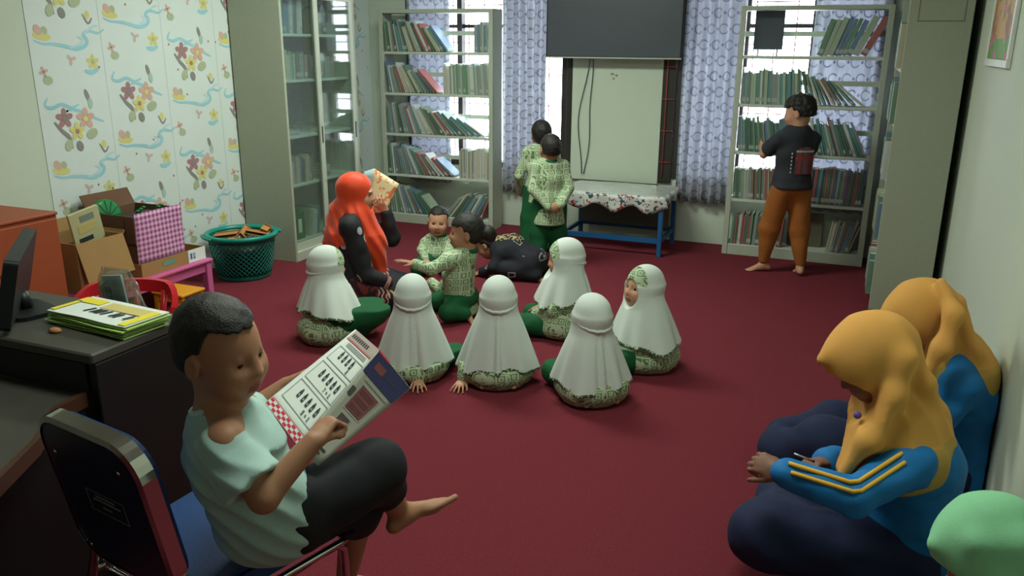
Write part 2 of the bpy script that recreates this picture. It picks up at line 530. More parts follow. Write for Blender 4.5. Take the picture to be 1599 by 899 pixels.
for ci, of in enumerate(offs):
    v0 = 3.2 + .457 * ci
    for kz in range(-1, 3):
        z0 = .828 + of + .703 * kz
        def W(pts, w, mi): ribbon(b, [(v0 + a, z0 + c) for a, c in pts if True], w, mi, P)
        ok = lambda a, c: v0 + a < VB - .05 and .03 < z0 + c < 2.2 and v0 + a > 3.13
        if ok(.35, 0) or ok(-.02, 0):
            # small yellow-and-orange leaf pair with wave
            if ok(.0, 0):
                disc(b, v0 + .0, z0 - .01, .055, .022, 3, P, 12, -.15); disc(b, v0 - .02, z0 + .02, .022, .03, 4, P + .0003, 10, .5)
                disc(b, v0 + .02, z0 + .018, .018, .022, 6, P + .0004, 10, .2)
            if ok(.38, 0) and ok(.0, -.05):
                W([(-.05, -.03), (0, -.048), (.06, -.05), (.13, -.06), (.2, -.075), (.26, -.06), (.28, -.03), (.26, 0.0), (.3, .02), (.36, .01), (.4, .03)], .011, 1)
                W([(.16, -.07), (.22, -.055), (.25, -.03), (.22, -.01)], .007, 2)
                W([(.26, .0), (.32, .04), (.36, .05)], .006, 2)
        if ok(.44, -.145):
            flower(b, v0 + .298, z0 - .145, .038, 3, 6, P); ribbon(b, [(v0 + .24, z0 - .19), (v0 + .28, z0 - .2), (v0 + .33, z0 - .185)], .014, 1, P)
            flower(b, v0 + .16, z0 - .13, .03, 7, 4, P, 3)
        if ok(.34, .105): disc(b, v0 + .30, z0 + .105, .016, .022, 3, P); ribbon(b, [(v0 + .27, z0 + .11), (v0 + .30, z0 + .06), (v0 + .33, z0 + .09)], .006, 5, P)
        if ok(-.01, -.21): disc(b, v0 + .0, z0 - .235, .03, .024, 6, P); flower(b, v0 - .02, z0 - .19, .026, 4, 5, P, 4)
        if ok(.35, .21) and ok(.0, .2):
            W([(-.02, .38), (-.04, .34), (0, .325), (.06, .34), (.12, .32), (.17, .335)], .010, 1)
            W([(.05, .29), (.12, .31), (.2, .285), (.27, .25), (.32, .23)], .009, 1)
            flower(b, v0 + .065, z0 + .265, .05, 9, 5, P + .0006); flower(b, v0 + .20, z0 + .255, .055, 4, 3, P + .0008)
            flower(b, v0 + .135, z0 + .19, .046, 3, 9, P + .001); disc(b, v0 + .23, z0 + .17, .04, .028, 6, P + .0012, 12, .4)
            ribbon(b, [(v0 - .0, z0 + .25), (v0 + .04, z0 + .2), (v0 + .08, z0 + .16), (v0 + .09, z0 + .1)], .012, 5, P + .0004)
            disc(b, v0 + .07, z0 + .12, .024, .034, 6, P + .0013, 10, -.4); disc(b, v0 + .14, z0 + .11, .022, .03, 5, P + .0014, 10, .3)
            disc(b, v0 + .23, z0 + .38, .014, .036, 5, P + .0004, 10, .3); disc(b, v0 + .245, z0 + .335, .016, .03, 10, P + .0005)
        for q in range(4):
            a, c = rng.uniform(0, .42), rng.uniform(-.3, .35)
            if ok(a, c): disc(b, v0 + a, z0 + c, .007, .007, 9, P)
wp = [mat('wallpaper_white', (212, 222, 220), .7, var=.03), mat('wave_blue', (155, 203, 215), .7), mat('wave_pale', (184, 211, 220), .7),
      mat('print_yellow', (212, 205, 128), .7), mat('print_salmon', (209, 171, 156), .7), mat('print_brown', (140, 137, 131), .7), mat('print_olive', (173, 183, 152), .7),
      mat('print_pink', (201, 183, 182), .7), mat('seam_grey', (176, 188, 190), .7), mat('print_maroon', (167, 125, 128), .7), mat('print_teal', (167, 193, 185), .7)]
struct('wallpaper', b, wp, wall_left)

# added fixtures for the fill lights, out of view overhead
for (lx, ly) in ((-2.2, 4.2), (-0.9, 1.9)):
    t = empty('added_ceiling_fixture', (lx, ly, ZC), label='added unseen fill light fixture over the %s of the room' % ('middle' if ly > 3 else 'front'), cat='fill_lamp')
    b = MB(); b.bbox((-.62, -.1, -.045), (.62, .1, -.0), .008); b.build('fill_housing', m_whitepl, t)
    b = MB()
    for s in (-.045, .045): b.tube([(-.58, s, -.06), (.58, s, -.06)], .013, 10)
    b.build('fill_tube', mat('fill_tube_glow', (240, 250, 240), emit=((240, 255, 240), 3.0)), t)

# ------------------------------------------------------------------ curtains
def curtain(name, u0, u1, v, z0, z1, folds, amp, label, seed):
    rg = random.Random(seed)
    NX, NZ = int(folds * 10), 26
    ph = [rg.uniform(-.5, .5) for _ in range(folds + 2)]
    b = MB(); vs = []; fs = []
    cu = (u0 + u1) / 2
    for k in range(NZ + 1):
        tz = k / NZ; z = z0 + (z1 - z0) * tz
        for i in range(NX + 1):
            t = i / NX
            fi = t * folds
            w = math.sin(2 * math.pi * fi + .5 * math.sin(3 * t * 6.28 + seed) + .25 * math.sin(tz * 5 + fi))
            spread = 1.0 + .05 * (1 - tz) * math.sin(2 * math.pi * t * 2)
            u = cu + (u0 - cu + (u1 - u0) * t) * spread
            hem = (.008 * math.sin(fi * 5.3)) if k == 0 else 0
            vs.append((u, v + amp * w * (0.75 + .25 * (1 - tz)) + .006 * math.sin(9 * tz + 7 * t), z + hem))
    n = NX + 1
    for k in range(NZ):
        for i in range(NX):
            mi = 0
            fs.append(((k * n + i), (k * n + i + 1), ((k + 1) * n + i + 1), ((k + 1) * n + i)))
            b.m.append(mi); b.sm.append(True)
    b.v = vs; b.f = fs
    t = empty(name, (cu, v, z0), label=label, cat='curtain')
    o = b.build('curtain_cloth', [m_curtain], t)
    o.matrix_parent_inverse = Matrix.Translation(-Vector(t.location))
    md = o.modifiers.new('s', 'SOLIDIFY'); md.thickness = .0015
    b = MB()
    for i in range(folds):
        u = u0 + (u1 - u0) * (i + .5) / folds
        b.tube([(u + .012 * math.cos(a), v, z1 + .008 + .014 * math.sin(a)) for a in [k * 6.283 / 10 for k in range(10)]], .0022, 6, close=True)
    o = b.build('curtain_ring', m_chrome, t); o.matrix_parent_inverse = Matrix.Translation(-Vector(t.location))
CZ1 = 2.06
curtain('curtain', -3.60, -3.20, 6.385, .33, CZ1, 5, .016, 'blue ring-patterned curtain behind the books of the bookcase near the room corner', 1)
curtain('curtain', -2.70, -2.325, 6.34, .31, CZ1, 6, .028, 'blue ring-patterned curtain hanging just left of the television', 2)
curtain('curtain', -1.235, -.80, 6.34, .33, CZ1, 6, .028, 'blue ring-patterned curtain hanging just right of the television', 3)
curtain('curtain', -.34, .16, 6.385, .33, CZ1, 6, .014, 'pale blue curtain seen through the right half of the bookcase right of the television', 4)
for (a, c, nm) in ((-3.66, -2.2, 'left'), (-1.29, .2, 'right')):
    t = empty('curtain_rail', ((a + c) / 2, 6.36, CZ1 + .022), label='chrome curtain rail over the window %s of the television' % nm, cat='curtain rail')
    b = MB(); h = (c - a) / 2
    b.tube([(-h, 0, 0), (h, 0, 0)], .008, 10); b.build('rail_rod', m_chrome, t)
    for s in (-1, 1):
        b = MB(); b.tube([(s * h, 0, 0), (s * h + s * .01, 0, 0), (s * h + s * .022, 0, 0), (s * h + s * .03, 0, 0)], [.009, .016, .016, .004], 10); b.build('finial', m_chrome, t)
        b = MB(); b.box((s * h * .9 - .006, 0, -.006), (s * h * .9 + .006, .06, .006)); b.build('bracket', m_chrome, t)

# ------------------------------------------------------------------ television
t = empty('television', (-1.762, 6.27, 1.395), label='large dark flat television mounted on the wall between the windows', cat='television')
b = MB(); b.bbox((-.53, -.02, 0), (.53, .02, .62), .006); b.build('casing', m_dark, t)
b = MB(); b.box((-.518, -.0225, .014), (.518, -.02, .608)); b.build('screen', m_tv, t)
b = MB(); b.bbox((-.53, -.023, 0), (.53, -.0205, .010), .001); b.build('bottom_bezel', m_steel, t)
b = MB(); b.box((-.15, .02, .15), (.15, .118, .45)); b.build('wall_bracket', m_dark, t)
for i, (o1, o2) in enumerate(((0, -.05), (.012, .02))):
    b = MB()
    pts = []
    for k in range(17):
        q = k / 16
        pts.append((-1.965 + o1 + o2 * math.sin(math.pi * q) - .05 * q + i * .014 * q + .01 * math.sin(9 * q + i), 6.375, 1.41 - .92 * q))
    b.tube(pts, .0035, 6)
    setp(b.build('television_cable', mat('green_black_cable', (40, 70, 66), .5)), ('left' if i == 0 else 'right') + ' strand of the pair of thin dark cables dangling below the television', 'cable')

# ------------------------------------------------------------------ low table under the TV
t = empty('low_table', (-1.6, 6.055, 0), label='low blue steel-framed table with a clear plastic cover below the television', cat='table')
TZ = .45
b = MB(); b.bbox((-.40, -.25, TZ - .03), (.40, .25, TZ - .008), .004); b.build('table_top', m_board, t)
for sx in (-1, 1):
    for sy in (-1, 1):
        b = MB(); x, y = sx * .375, sy * .228
        b.bbox((x - .016, y - .016, 0), (x + .016, y + .016, TZ - .031), .003); b.build('leg', m_blue_paint, t)
b = MB()
b.box((-.36, -.238, .10), (.36, -.218, .135)); b.box((-.36, .218, .10), (.36, .238, .135))
b.box((-.385, -.21, .10), (-.365, .21, .13)); b.box((.365, -.21, .10), (.385, .21, .13))
b.box((-.36, -.238, TZ - .062), (.36, -.218, TZ - .032)); b.build('frame_rail', m_blue_paint, t)
b = MB(); b.box((-.355, .15, .14), (.355, .165, TZ - .035)); b.build('back_panel', m_board, t)
# cloth
def cloth_pat():
    n = E.nt.nodes.new('ShaderNodeTexVoronoi'); n.inputs['Scale'].default_value = 34
    x, y, z, v = coords(); E.nt.links.new(v, n.inputs['Vector'])
    d = E(n.outputs['Color']); d = E(n.outputs['Distance'])
    nz = noise_tex(26, 2)
    c = mixc(nz.gt(0.60), lin((196, 200, 196)), lin((176, 60, 66)))
    c = mixc(noise_tex(31, 2).lt(0.40), c, lin((60, 78, 92)))
    return c
m_cloth = mat('printed_table_cover', rough=.35, pattern=cloth_pat)
m_clothtop = mat('shiny_clear_cover', (176, 180, 172), .22, var=.2, vscale=16, bump=.5, bscale=14)
b = MB(); NX, NY = 40, 26; vs = []; idx = {}
def cl(i, j):
    x = -.46 + .92 * i / NX; y = -.36 + .68 * j / NY
    ox, oy = max(abs(x) - .405, 0), max(-.255 - y, 0)
    z = TZ + .0 + .002 * math.sin(9 * x + 5 * y) - .0
    X, Y = max(-.41, min(.41, x)), max(-.26, y)
    dz = max(ox, oy)
    if dz > 0:
        dz *= 1.0 + .25 * math.sin(23 * (x if oy >= ox else y) + 1)
        if oy >= ox: Y -= .008 + .012 * math.sin(30 * x) * dz / .08
        if ox > 0: X += (.008 + .01 * math.sin(31 * y) * dz / .06) * (1 if x > 0 else -1)
    return (X, min(Y, .248), z - dz)
for j in range(NY + 1):
    for i in range(NX + 1): b.v.append(cl(i, j))
for j in range(NY):
    for i in range(NX):
        a = j * (NX + 1) + i
        b.f.append([a, a + 1, a + NX + 2, a + NX + 1]); b.sm.append(True)
        x = -.46 + .92 * (i + .5) / NX; y = -.36 + .68 * (j + .5) / NY
        b.m.append(1 if (abs(x) > .395 or y < -.25) else 0)
o = b.build('plastic_table_cover', [m_clothtop, m_cloth], None, loc=(-1.6, 6.055, 0))
setp(o, 'crinkled clear plastic and printed sheet lying over the low blue table', 'table cover')
md = o.modifiers.new('s', 'SOLIDIFY'); md.thickness = .003; md.offset = -1

# ------------------------------------------------------------------ bookcases
ZS = [.08, .42, .765, 1.10, 1.43]
ORD = ['bottom', 'second from bottom', 'middle', 'second from top', 'top']
def bookcase(u0, v0, w, d, label):
    H = 1.76
    t = empty('bookcase', (u0 + w / 2, v0 + d / 2, 0), label=label, cat='bookcase')
    h, k = w / 2, d / 2
    for s in (-1, 1):
        b = MB(); x0, x1 = (-h, -h + .018) if s < 0 else (h - .018, h)
        b.bbox((x0, -k, 0), (x1, k, H), .003)
        # folded front lip
        if s < 0: b.bbox((-h, -k - .004, 0), (-h + .038, -k + .012, H), .003)
        else: b.bbox((h - .038, -k - .004, 0), (h, -k + .012, H), .003)
        b.build('side_panel', m_steel, t)
    b = MB(); b.bbox((-h + .018, -k, H - .03), (h - .018, k, H), .003); b.build('top_panel', m_steel, t)
    b = MB(); b.bbox((-h + .038, -k, 0), (h - .038, -k + .012, .078), .002); b.build('plinth', m_steel, t)
    for z in ZS:
        b = MB(); b.bbox((-h + .019, -k + .004, z - .022), (h - .019, k - .004, z), .003); b.build('shelf', m_shelf, t)
    for z in ZS[1:]:
        b = MB(); b.box((-h + .019, k - .012, z + .13), (h - .019, k - .004, z + .165)); b.build('back_rail', m_steel, t)
    return t
bookcase(-3.72, 6.13, 1.03, .19, 'grey steel open bookcase standing by the room corner, left of the television')
bookcase(-.815, 6.13, .975, .19, 'grey steel open bookcase standing right of the television behind the boy in ochre trousers')

BC = {'green': (84, 128, 96), 'dark green': (44, 82, 62), 'grey': (128, 134, 134), 'white': (204, 208, 204), 'blue': (74, 110, 148), 'dark blue': (42, 56, 92),
      'red': (156, 58, 58), 'brown': (112, 88, 70), 'cream': (196, 188, 156), 'teal': (64, 128, 130), 'orange': (190, 112, 62), 'black': (48, 50, 54), 'pale green': (158, 180, 150), 'pink': (180, 120, 136)}
def hazy_(v, f=.34): return tuple(int(12 + a * (1 - f) + g * f) for a, g in zip(v, (138, 146, 140)))  # haze put into the cover colours: blended to grey and lifted
BMAT = {k: mat('book_cover_' + k.replace(' ', '_'), hazy_(v), .45, var=.1, vscale=14) for k, v in BC.items()}
BK = list(BC)
_U = ['first', 'second', 'third', 'fourth', 'fifth', 'sixth', 'seventh', 'eighth', 'ninth']
NTH = ['first', 'second', 'third', 'fourth', 'fifth', 'sixth', 'seventh', 'eighth', 'ninth', 'tenth', 'eleventh', 'twelfth', 'thirteenth', 'fourteenth', 'fifteenth',
       'sixteenth', 'seventeenth', 'eighteenth', 'nineteenth', 'twentieth', 'twenty-first', 'twenty-second', 'twenty-third', 'twenty-fourth', 'twenty-fifth', 'twenty-sixth',
       'twenty-seventh', 'twenty-eighth', 'twenty-ninth', 'thirtieth', 'thirty-first', 'thirty-second', 'thirty-third', 'thirty-fourth', 'thirty-fifth', 'thirty-sixth', 'thirty-seventh', 'thirty-eighth', 'thirty-ninth', 'fortieth'] + ['forty-' + q for q in _U] + ['fiftieth'] + ['fifty-' + q for q in _U]
NB = [0]
m_booklabel = mat('spine_label', (172, 178, 172), .7)
BOOKS = []
def book_obj(col, th, h, dp, loc, lean, label, group, rz=0.0, name='book', label_band=True):
    BOOKS.append((col, th, h, dp, loc, lean, label, group, rz))
def book_make(col, th, h, dp, loc, lean, label, group, rz=0.0, name='book', label_band=True):
    """spine faces -y; origin bottom-left-front corner; leaning about y"""
    b = MB(); c = .0012
    b.box((0, 0, 0), (c, dp, h), 0); b.box((th - c, 0, 0), (th, dp, h), 0); b.box((c, 0, 0), (th - c, c, h), 0)
    b.box((c, c, .003), (th - c, dp - .003, h - .003), 1)
    if label_band:
        if (int(th * 1e6) % 3): b.box((0, -.0004, .018), (th, 0, .045), 2)
    o = b.build(name, [BMAT[col], m_pageedge, m_booklabel])
    o.rotation_mode = 'ZYX'
    o.matrix_world = Matrix.Translation(loc) @ rotZ(rz) @ rotY(lean)
    setp(o, label, 'book', group)
    NB[0] += 1
    return o
def shelf_fill(rg, u_lo, z, yfront, segs, case, shelfname, tmul=1.0, frame=None, dp=.14):
    """segs: (x0, x1, lean0, lean1, hmin, hmax[, colours]); lean>0 tops to the right"""
    n = 0
    for sg in segs:
        x0, x1, a0, a1, h0, h1 = sg[:6]; cols = sg[6] if len(sg) > 6 else BK
        tt = sg[7] if len(sg) > 7 else 1.0
        items = []
        x = x0; prev = None
        rev = (a0 + a1) > 0   # tops lean right: build mirrored from the right end
        L = x1 - x0; pos = 0.0
        while True:
            q = min(1, pos / L)
            aa = abs(a0) + (abs(a1) - abs(a0)) * q if not rev else abs(a1) + (abs(a0) - abs(a1)) * q
            a = math.radians(aa)
            th = rg.uniform(.009, .021) * tmul * tt; h = rg.uniform(h0, h1)
            if prev is None:
                xb = h * math.sin(a) * .9
            else:
                px, pa, ph, pth = prev
                # contact with the top corner of the previous book (which leans to smaller x)
                xtr = px + pth * math.cos(pa) - ph * math.sin(pa); ztr = ph * math.cos(pa) + pth * math.sin(pa)
                xb = max(xtr + ztr * math.tan(a), px + pth / max(.4, math.cos(pa)) + .0006) + .0004
            if xb + th / math.cos(a) > L: break
            items.append((xb, a, h, th)); prev = (xb, a, h, th); pos = xb
            if len(items) > 45: break
        if rev: items = [(L - xb, -a, h, th) for xb, a, h, th in items][::-1]
        for (xb, a, h, th) in items:
            col = cols[rg.randrange(len(cols))]
            # lean to smaller x about the bottom-left corner: raise so the right bottom corner touches the shelf
            if a >= 0: lift = 0.0; xx = x0 + xb; ly = -a; dz = 0.0; off = 0
            else: xx = x0 + xb - th * math.cos(a); ly = -a; dz = th * math.sin(-a); off = 0
            yy = yfront + rg.uniform(0, .012)
            z_ = z + .0008 + dz + (0 if a >= 0 else 0)
            d_ = min(dp, rg.uniform(.12, .155))
            lab = '%s book, %s from left on the %s shelf of %s' % (col, NTH[min(n, 58)], shelfname, case)
            if frame is None:
                book_obj(col, th, h, d_, (u_lo + xx, yy, z_), ly, lab, 'books on the ' + shelfname + ' shelf of ' + case)
            else:
                p, rz = frame(xx, yy, z_)
                book_obj(col, th, h, d_, p, ly, lab, 'books on the ' + shelfname + ' shelf of ' + case, rz)
            n += 1
rg = random.Random(11)
GG = ['green', 'grey', 'pale green', 'cream', 'grey', 'white', 'dark green', 'blue', 'teal', 'red', 'brown', 'grey', 'white']
cL = 'the left bookcase'; cR = 'the right bookcase'
yf = 6.142; uL = -3.72
shelf_fill(rg, uL, ZS[4], yf, [(.04, .66, -4, -44, .20, .26, GG), (.86, .995, 0, -3, .2, .25, GG)], cL, 'top')
shelf_fill(rg, uL, ZS[3], yf, [(.04, .54, -8, -48, .20, .26, GG), (.58, .995, -1, -5, .2, .25, ['white', 'pale green', 'cream', 'grey', 'green'])], cL, 'second')
shelf_fill(rg, uL, ZS[2], yf, [(.04, .995, -3, -66, .21, .26, GG + ['teal'])], cL, 'third')
shelf_fill(rg, uL, ZS[1], yf, [(.04, .69, -2, -58, .2, .26, GG + ['red', 'brown']), (.70, .995, 0, 1, .22, .25, ['white', 'grey', 'cream'])], cL, 'fourth')
shelf_fill(rg, uL, ZS[0], yf, [(.04, .54, -4, -50, .2, .25, GG + ['dark green']), (.55, .995, 42, 24, .2, .25, GG + ['dark green', 'teal'])], cL, 'bottom')
uR = -.815
shelf_fill(rg, uR, ZS[4], yf, [(.50, .94, 14, 26, .24, .28, ['pale green', 'green', 'grey', 'blue', 'pale green', 'red'], 2.1)], cR, 'top')
shelf_fill(rg, uR, ZS[3], yf, [(.04, .46, -1, -6, .2, .25, ['pale green', 'green', 'white', 'grey', 'teal']), (.44, .93, -14, -66, .2, .24, ['green', 'dark green', 'cream', 'teal', 'red', 'brown'])], cR, 'second')
shelf_fill(rg, uR, ZS[2], yf, [(.04, .42, -4, -14, .2, .25, ['teal', 'green', 'grey', 'blue', 'dark green']), (.50, .93, -12, -28, .2, .27, ['white', 'dark green', 'red', 'teal', 'grey', 'orange', 'cream'])], cR, 'third')
shelf_fill(rg, uR, ZS[1], yf, [(.04, .40, -2, -5, .2, .24, ['red', 'green', 'brown', 'pale green', 'grey', 'dark green']), (.44, .93, 0, 4, .22, .26, ['dark green', 'dark blue', 'brown', 'red', 'grey', 'teal', 'dark blue'])], cR, 'fourth')
shelf_fill(rg, uR, ZS[0], yf, [(.04, .42, 1, 3, .2, .25, ['green', 'red', 'white', 'dark green', 'grey']), (.72, .93, 5, 16, .2, .25, ['cream', 'blue', 'grey', 'brown'])], cR, 'bottom')
# dark board on the top shelf, brown board on the bottom shelf
b = MB(); b.bbox((-.73, 6.25, ZS[4] + .04), (-.53, 6.262, ZS[4] + .30), .003)
b.box((-.70, 6.25, ZS[4]), (-.69, 6.262, ZS[4] + .04)); b.box((-.57, 6.25, ZS[4]), (-.56, 6.262, ZS[4] + .04))
setp(b.build('display_board', mat('slate_board', (70, 76, 84), .6)), 'dark slate-grey board standing at the left end of the right bookcase top shelf', 'board')
b = MB(); b.bbox((-.37, 6.27, ZS[0]), (-.13, 6.285, ZS[0] + .25), .003)
setp(b.build('wooden_board', mat('grey_brown_board', (96, 92, 78), .7)), 'grey-brown board leaning at the back of the right bookcase bottom shelf', 'board')

# ------------------------------------------------------------------ steel cabinet with glass sliding doors (left wall)
CU0, CU1, CV0, CV1, CH = -3.965, -3.545, 4.62, 5.50, 1.86
t = empty('glass_door_cabinet', ((CU0 + CU1) / 2, (CV0 + CV1) / 2, 0), label='tall grey steel cabinet with sliding glass doors against the wallpapered wall', cat='cabinet')
def cab(mb, nm, mt, par=None):
    o = mb.build(nm, mt, par or t); 
    if par is None: o.matrix_parent_inverse = Matrix.Translation(-Vector(t.location))
    return o
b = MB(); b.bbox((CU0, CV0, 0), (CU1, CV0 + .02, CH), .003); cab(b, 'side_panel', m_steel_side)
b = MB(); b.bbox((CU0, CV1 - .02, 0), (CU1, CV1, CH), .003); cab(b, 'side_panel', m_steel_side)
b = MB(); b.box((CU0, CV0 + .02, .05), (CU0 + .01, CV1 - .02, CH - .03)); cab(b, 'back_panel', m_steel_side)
b = MB(); b.bbox((CU0, CV0 + .02, CH - .03), (CU1, CV1 - .02, CH), .003); cab(b, 'top_panel', m_steel)
b = MB(); b.bbox((CU0, CV0 + .02, 0), (CU1, CV1 - .02, .07), .003); cab(b, 'plinth', m_steel)
CZS = [.125, .53, .87, 1.25, 1.555]
for z in CZS:
    b = MB(); b.bbox((CU0 + .012, CV0 + .021, z - .02), (CU1 - .06, CV1 - .021, z), .003); cab(b, 'shelf', m_shelf)
gl = glass_mat('cabinet_glass', (0.80, 0.88, 0.86), 0.08, .03, haze=.05)
for (a, c, uu, dn) in ((CV0 + .022, 5.06, CU1 - .040, 0), (5.00, CV1 - .022, CU1 - .016, 1)):
    b = MB(); fwid = .045; z0, z1 = .072, CH - .032
    b.bbox((uu, a, z0), (uu + .016, a + fwid * (.7 if dn == 0 else 1), z1), .003); b.bbox((uu, c - fwid, z0), (uu + .016, c, z1), .003)
    b.box((uu, a + fwid * .7, z0), (uu + .016, c - fwid, z0 + .05)); b.box((uu, a + fwid * .7, z1 - .045), (uu + .016, c - fwid, z1))
    d = cab(b, 'sliding_door', m_steel)
    b = MB(); b.box((uu + .006, a + fwid * .7, z0 + .05), (uu + .010, c - fwid, z1 - .045)); cab(b, 'glass_pane', gl, d)
    b = MB(); hy = c - .028 if dn else c - .03
    if dn == 0: hy = c - .034
    b.bbox((uu + .016, hy, .80), (uu + .0185, hy + .014, .92), .001); cab(b, 'door_handle', m_dark, d)
    if dn == 1:
        b = MB(); b.bbox((uu + .016, a + .012, .80), (uu + .0185, a + .026, .92), .001); cab(b, 'door_handle', m_dark, d)
cC = 'the glass-doored cabinet'
def fr_left(xx, yy, z_): return ((CU1 - .085 - (yy), CV0 + .03 + xx, z_), math.radians(90))
rg2 = random.Random(5)
shelf_fill(rg2, 0, CZS[4], 0.0, [(.01, .34, 1, 4, .2, .24, ['white', 'blue', 'white', 'red', 'brown'], 1.7), (.46, .62, 0, 1, .15, .2, ['brown', 'black'], 2)], cC, 'top', frame=fr_left)
shelf_fill(rg2, 0, CZS[3], 0.0, [(.01, .36, 0, 2, .16, .2, ['cream', 'grey', 'brown', 'pale green'], 1.7), (.4, .7, 0, 2, .14, .18, ['grey', 'brown'], 1.8)], cC, 'second', frame=fr_left)
shelf_fill(rg2, 0, CZS[1], 0.0, [(.01, .36, 0, 3, .16, .21, ['brown', 'pink', 'blue', 'brown', 'cream'], 1.7)], cC, 'fourth', frame=fr_left)
shelf_fill(rg2, 0, CZS[0], 0.0, [(.26, .42, 4, 9, .18, .22, ['pale green', 'white', 'teal', 'grey'], 1.3)], cC, 'bottom', frame=fr_left)
b = MB(); b.bbox((CU1 - .27, 4.65, CZS[0]), (CU1 - .085, 4.86, CZS[0] + .20), .004); b.box((CU1 - .085, 4.78, CZS[0] + .05), (CU1 - .084, 4.82, CZS[0] + .15), 1)
setp(b.build('box_file', [m_green_p, m_paper]), 'green box file with a white label on the cabinet bottom shelf', 'box file')
def flat_stack(v0, v1, z, k, tag_):
    zz = z + .0008
    for i in range(k):
        col = rg2.choice(['grey', 'cream', 'white', 'green', 'brown']); th = rg2.uniform(.012, .022)
        d = rg2.uniform(0, .01)
        b = MB(); w = (v1 - v0) - d * 2
        b.box((0, 0, 0), (.17, w, .0015), 0); b.box((0, 0, th - .0015), (.17, w, th), 0); b.box((.003, .003, .0015), (.165, w - .003, th - .0015), 1)
        o = b.build('book', [BMAT[col], m_pageedge], loc=(CU1 - .265, v0 + d, zz)); zz += th + .0008
        setp(o, '%s flat-lying book, %s from bottom of pile %s' % (col, NTH[i], tag_), 'book', 'books lying flat in the glass-doored cabinet'); NB[0] += 1
flat_stack(4.66, 4.88, CZS[2], 2, 'on the cabinet third shelf, near end')
flat_stack(5.02, 5.26, CZS[2], 3, 'on the cabinet third shelf, far end')
flat_stack(5.05, 5.24, CZS[1], 5, 'behind the far glass door')
print('cab done', NB)

# ------------------------------------------------------------------ narrow shelving against the right wall (its side faces the camera)
SU0, SU1, SV0, SV1, SH = .20, .512, 5.10, 6.08, 1.98
t = empty('shelving_unit', ((SU0 + SU1) / 2, (SV0 + SV1) / 2, 0), label='tall grey steel shelving unit against the right wall, side panel towards the room', cat='bookcase')
b = MB(); b.bbox((SU0, SV0, 0), (SU1, SV0 + .018, SH), .003); b.box((SU0 + .048, SV0 - .0012, 1.628), (SU1 - .04, SV0, 1.632), 1)
b.box((SU0 + .048, SV0 - .0012, 1.628), (SU0 + .051, SV0, 1.95), 1); b.box((SU1 - .043, SV0 - .0012, 1.628), (SU1 - .04, SV0, 1.95), 1)
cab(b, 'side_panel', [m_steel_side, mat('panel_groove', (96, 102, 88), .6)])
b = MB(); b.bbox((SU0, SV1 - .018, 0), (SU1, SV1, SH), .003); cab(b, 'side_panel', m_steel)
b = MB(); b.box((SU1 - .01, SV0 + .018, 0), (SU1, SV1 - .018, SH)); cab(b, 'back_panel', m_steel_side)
b = MB(); b.box((SU0 + .002, SV0 + .018, SH - .03), (SU1 - .01, SV1 - .018, SH)); cab(b, 'top_panel', m_steel)
SZS = [.08, .42, .765, 1.08, 1.38]
for z in SZS:
    b = MB(); b.bbox((SU0 + .002, SV0 + .019, z - .022), (SU1 - .011, SV1 - .019, z), .003); cab(b, 'shelf', m_shelf)
def fr_right(xx, yy, z_): return ((SU0 - .028 + yy, SV1 - .03 - xx, z_), math.radians(-90))
cS = 'the side shelving'
for si, (nm, z) in enumerate(zip(['bottom', 'fourth', 'third', 'second', 'top'], SZS)):
    shelf_fill(rg2, 0, z, 0.0, [(.46, .92, 0, 5, .19, .25, ['cream', 'brown', 'white', 'red', 'teal', 'blue', 'green', 'grey'], 2.6)], cS, nm, frame=fr_right, dp=.15)
# 300 books that show largest are objects; the rest is one object
def book_size(B):
    d = math.dist(B[4], (0, 0, 1.5)); fac = .5 if B[4][0] > .2 else (.6 if B[8] > 1 else 1.0)
    return B[1] * B[2] / d ** 2 * fac
BOOKS.sort(key=book_size, reverse=True)
NKEEP = 290
for B in BOOKS[:NKEEP]: book_make(*B)
if len(BOOKS) > NKEEP:
    b = MB(); ck = sorted({B[0] for B in BOOKS[NKEEP:]})
    for (col, th, h, dp, lc, lean, lb, gr, rz) in BOOKS[NKEEP:]:
        T = Matrix.Translation(lc) @ rotZ(rz) @ rotY(lean); mi = ck.index(col)
        b.box((0, 0, 0), (.0012, dp, h), mi, T); b.box((th - .0012, 0, 0), (th, dp, h), mi, T); b.box((.0012, 0, 0), (th - .0012, .0012, h), mi, T)
        b.box((.0012, .0012, .003), (th - .0012, dp - .003, h - .003), len(ck), T)
    o = b.build('books', [BMAT[c] for c in ck] + [m_pageedge])
    setp(o, 'the remaining thin books packed between the others on all the shelves', 'books', kind='stuff')
print('books', len(BOOKS))

# picture on the right wall
t = empty('picture', (UR - .012, 4.30, 1.415), label='colourful drawing in a white frame high on the right wall', cat='picture')
def art():
    n = noise_tex(9, 2); x, y, z, v = coords()
    c = mixc(n.gt(.5), lin((190, 150, 70)), lin((150, 110, 70)))
    c = mixc(z.lt(.12), c, lin((96, 150, 60)))
    c = mixc(noise_tex(14, 1).gt(.62), c, lin((206, 110, 150)))
    return c
b = MB(); b.box((-.002, -.30, .035), (.008, .30, .52)); b.build('artwork', mat('childs_drawing', rough=.6, pattern=art), t)
b = MB(); fwd_ = .033
b.bbox((-.008, -.335, 0), (.0105, .335, fwd_), .002); b.bbox((-.008, -.335, .52), (.0105, .335, .55), .002)
b.bbox((-.006, .30, fwd_), (.0105, .335, .52), .002); b.bbox((-.006, -.335, fwd_), (.0105, -.30, .52), .002)
b.build('picture_frame', m_whitepl, t)
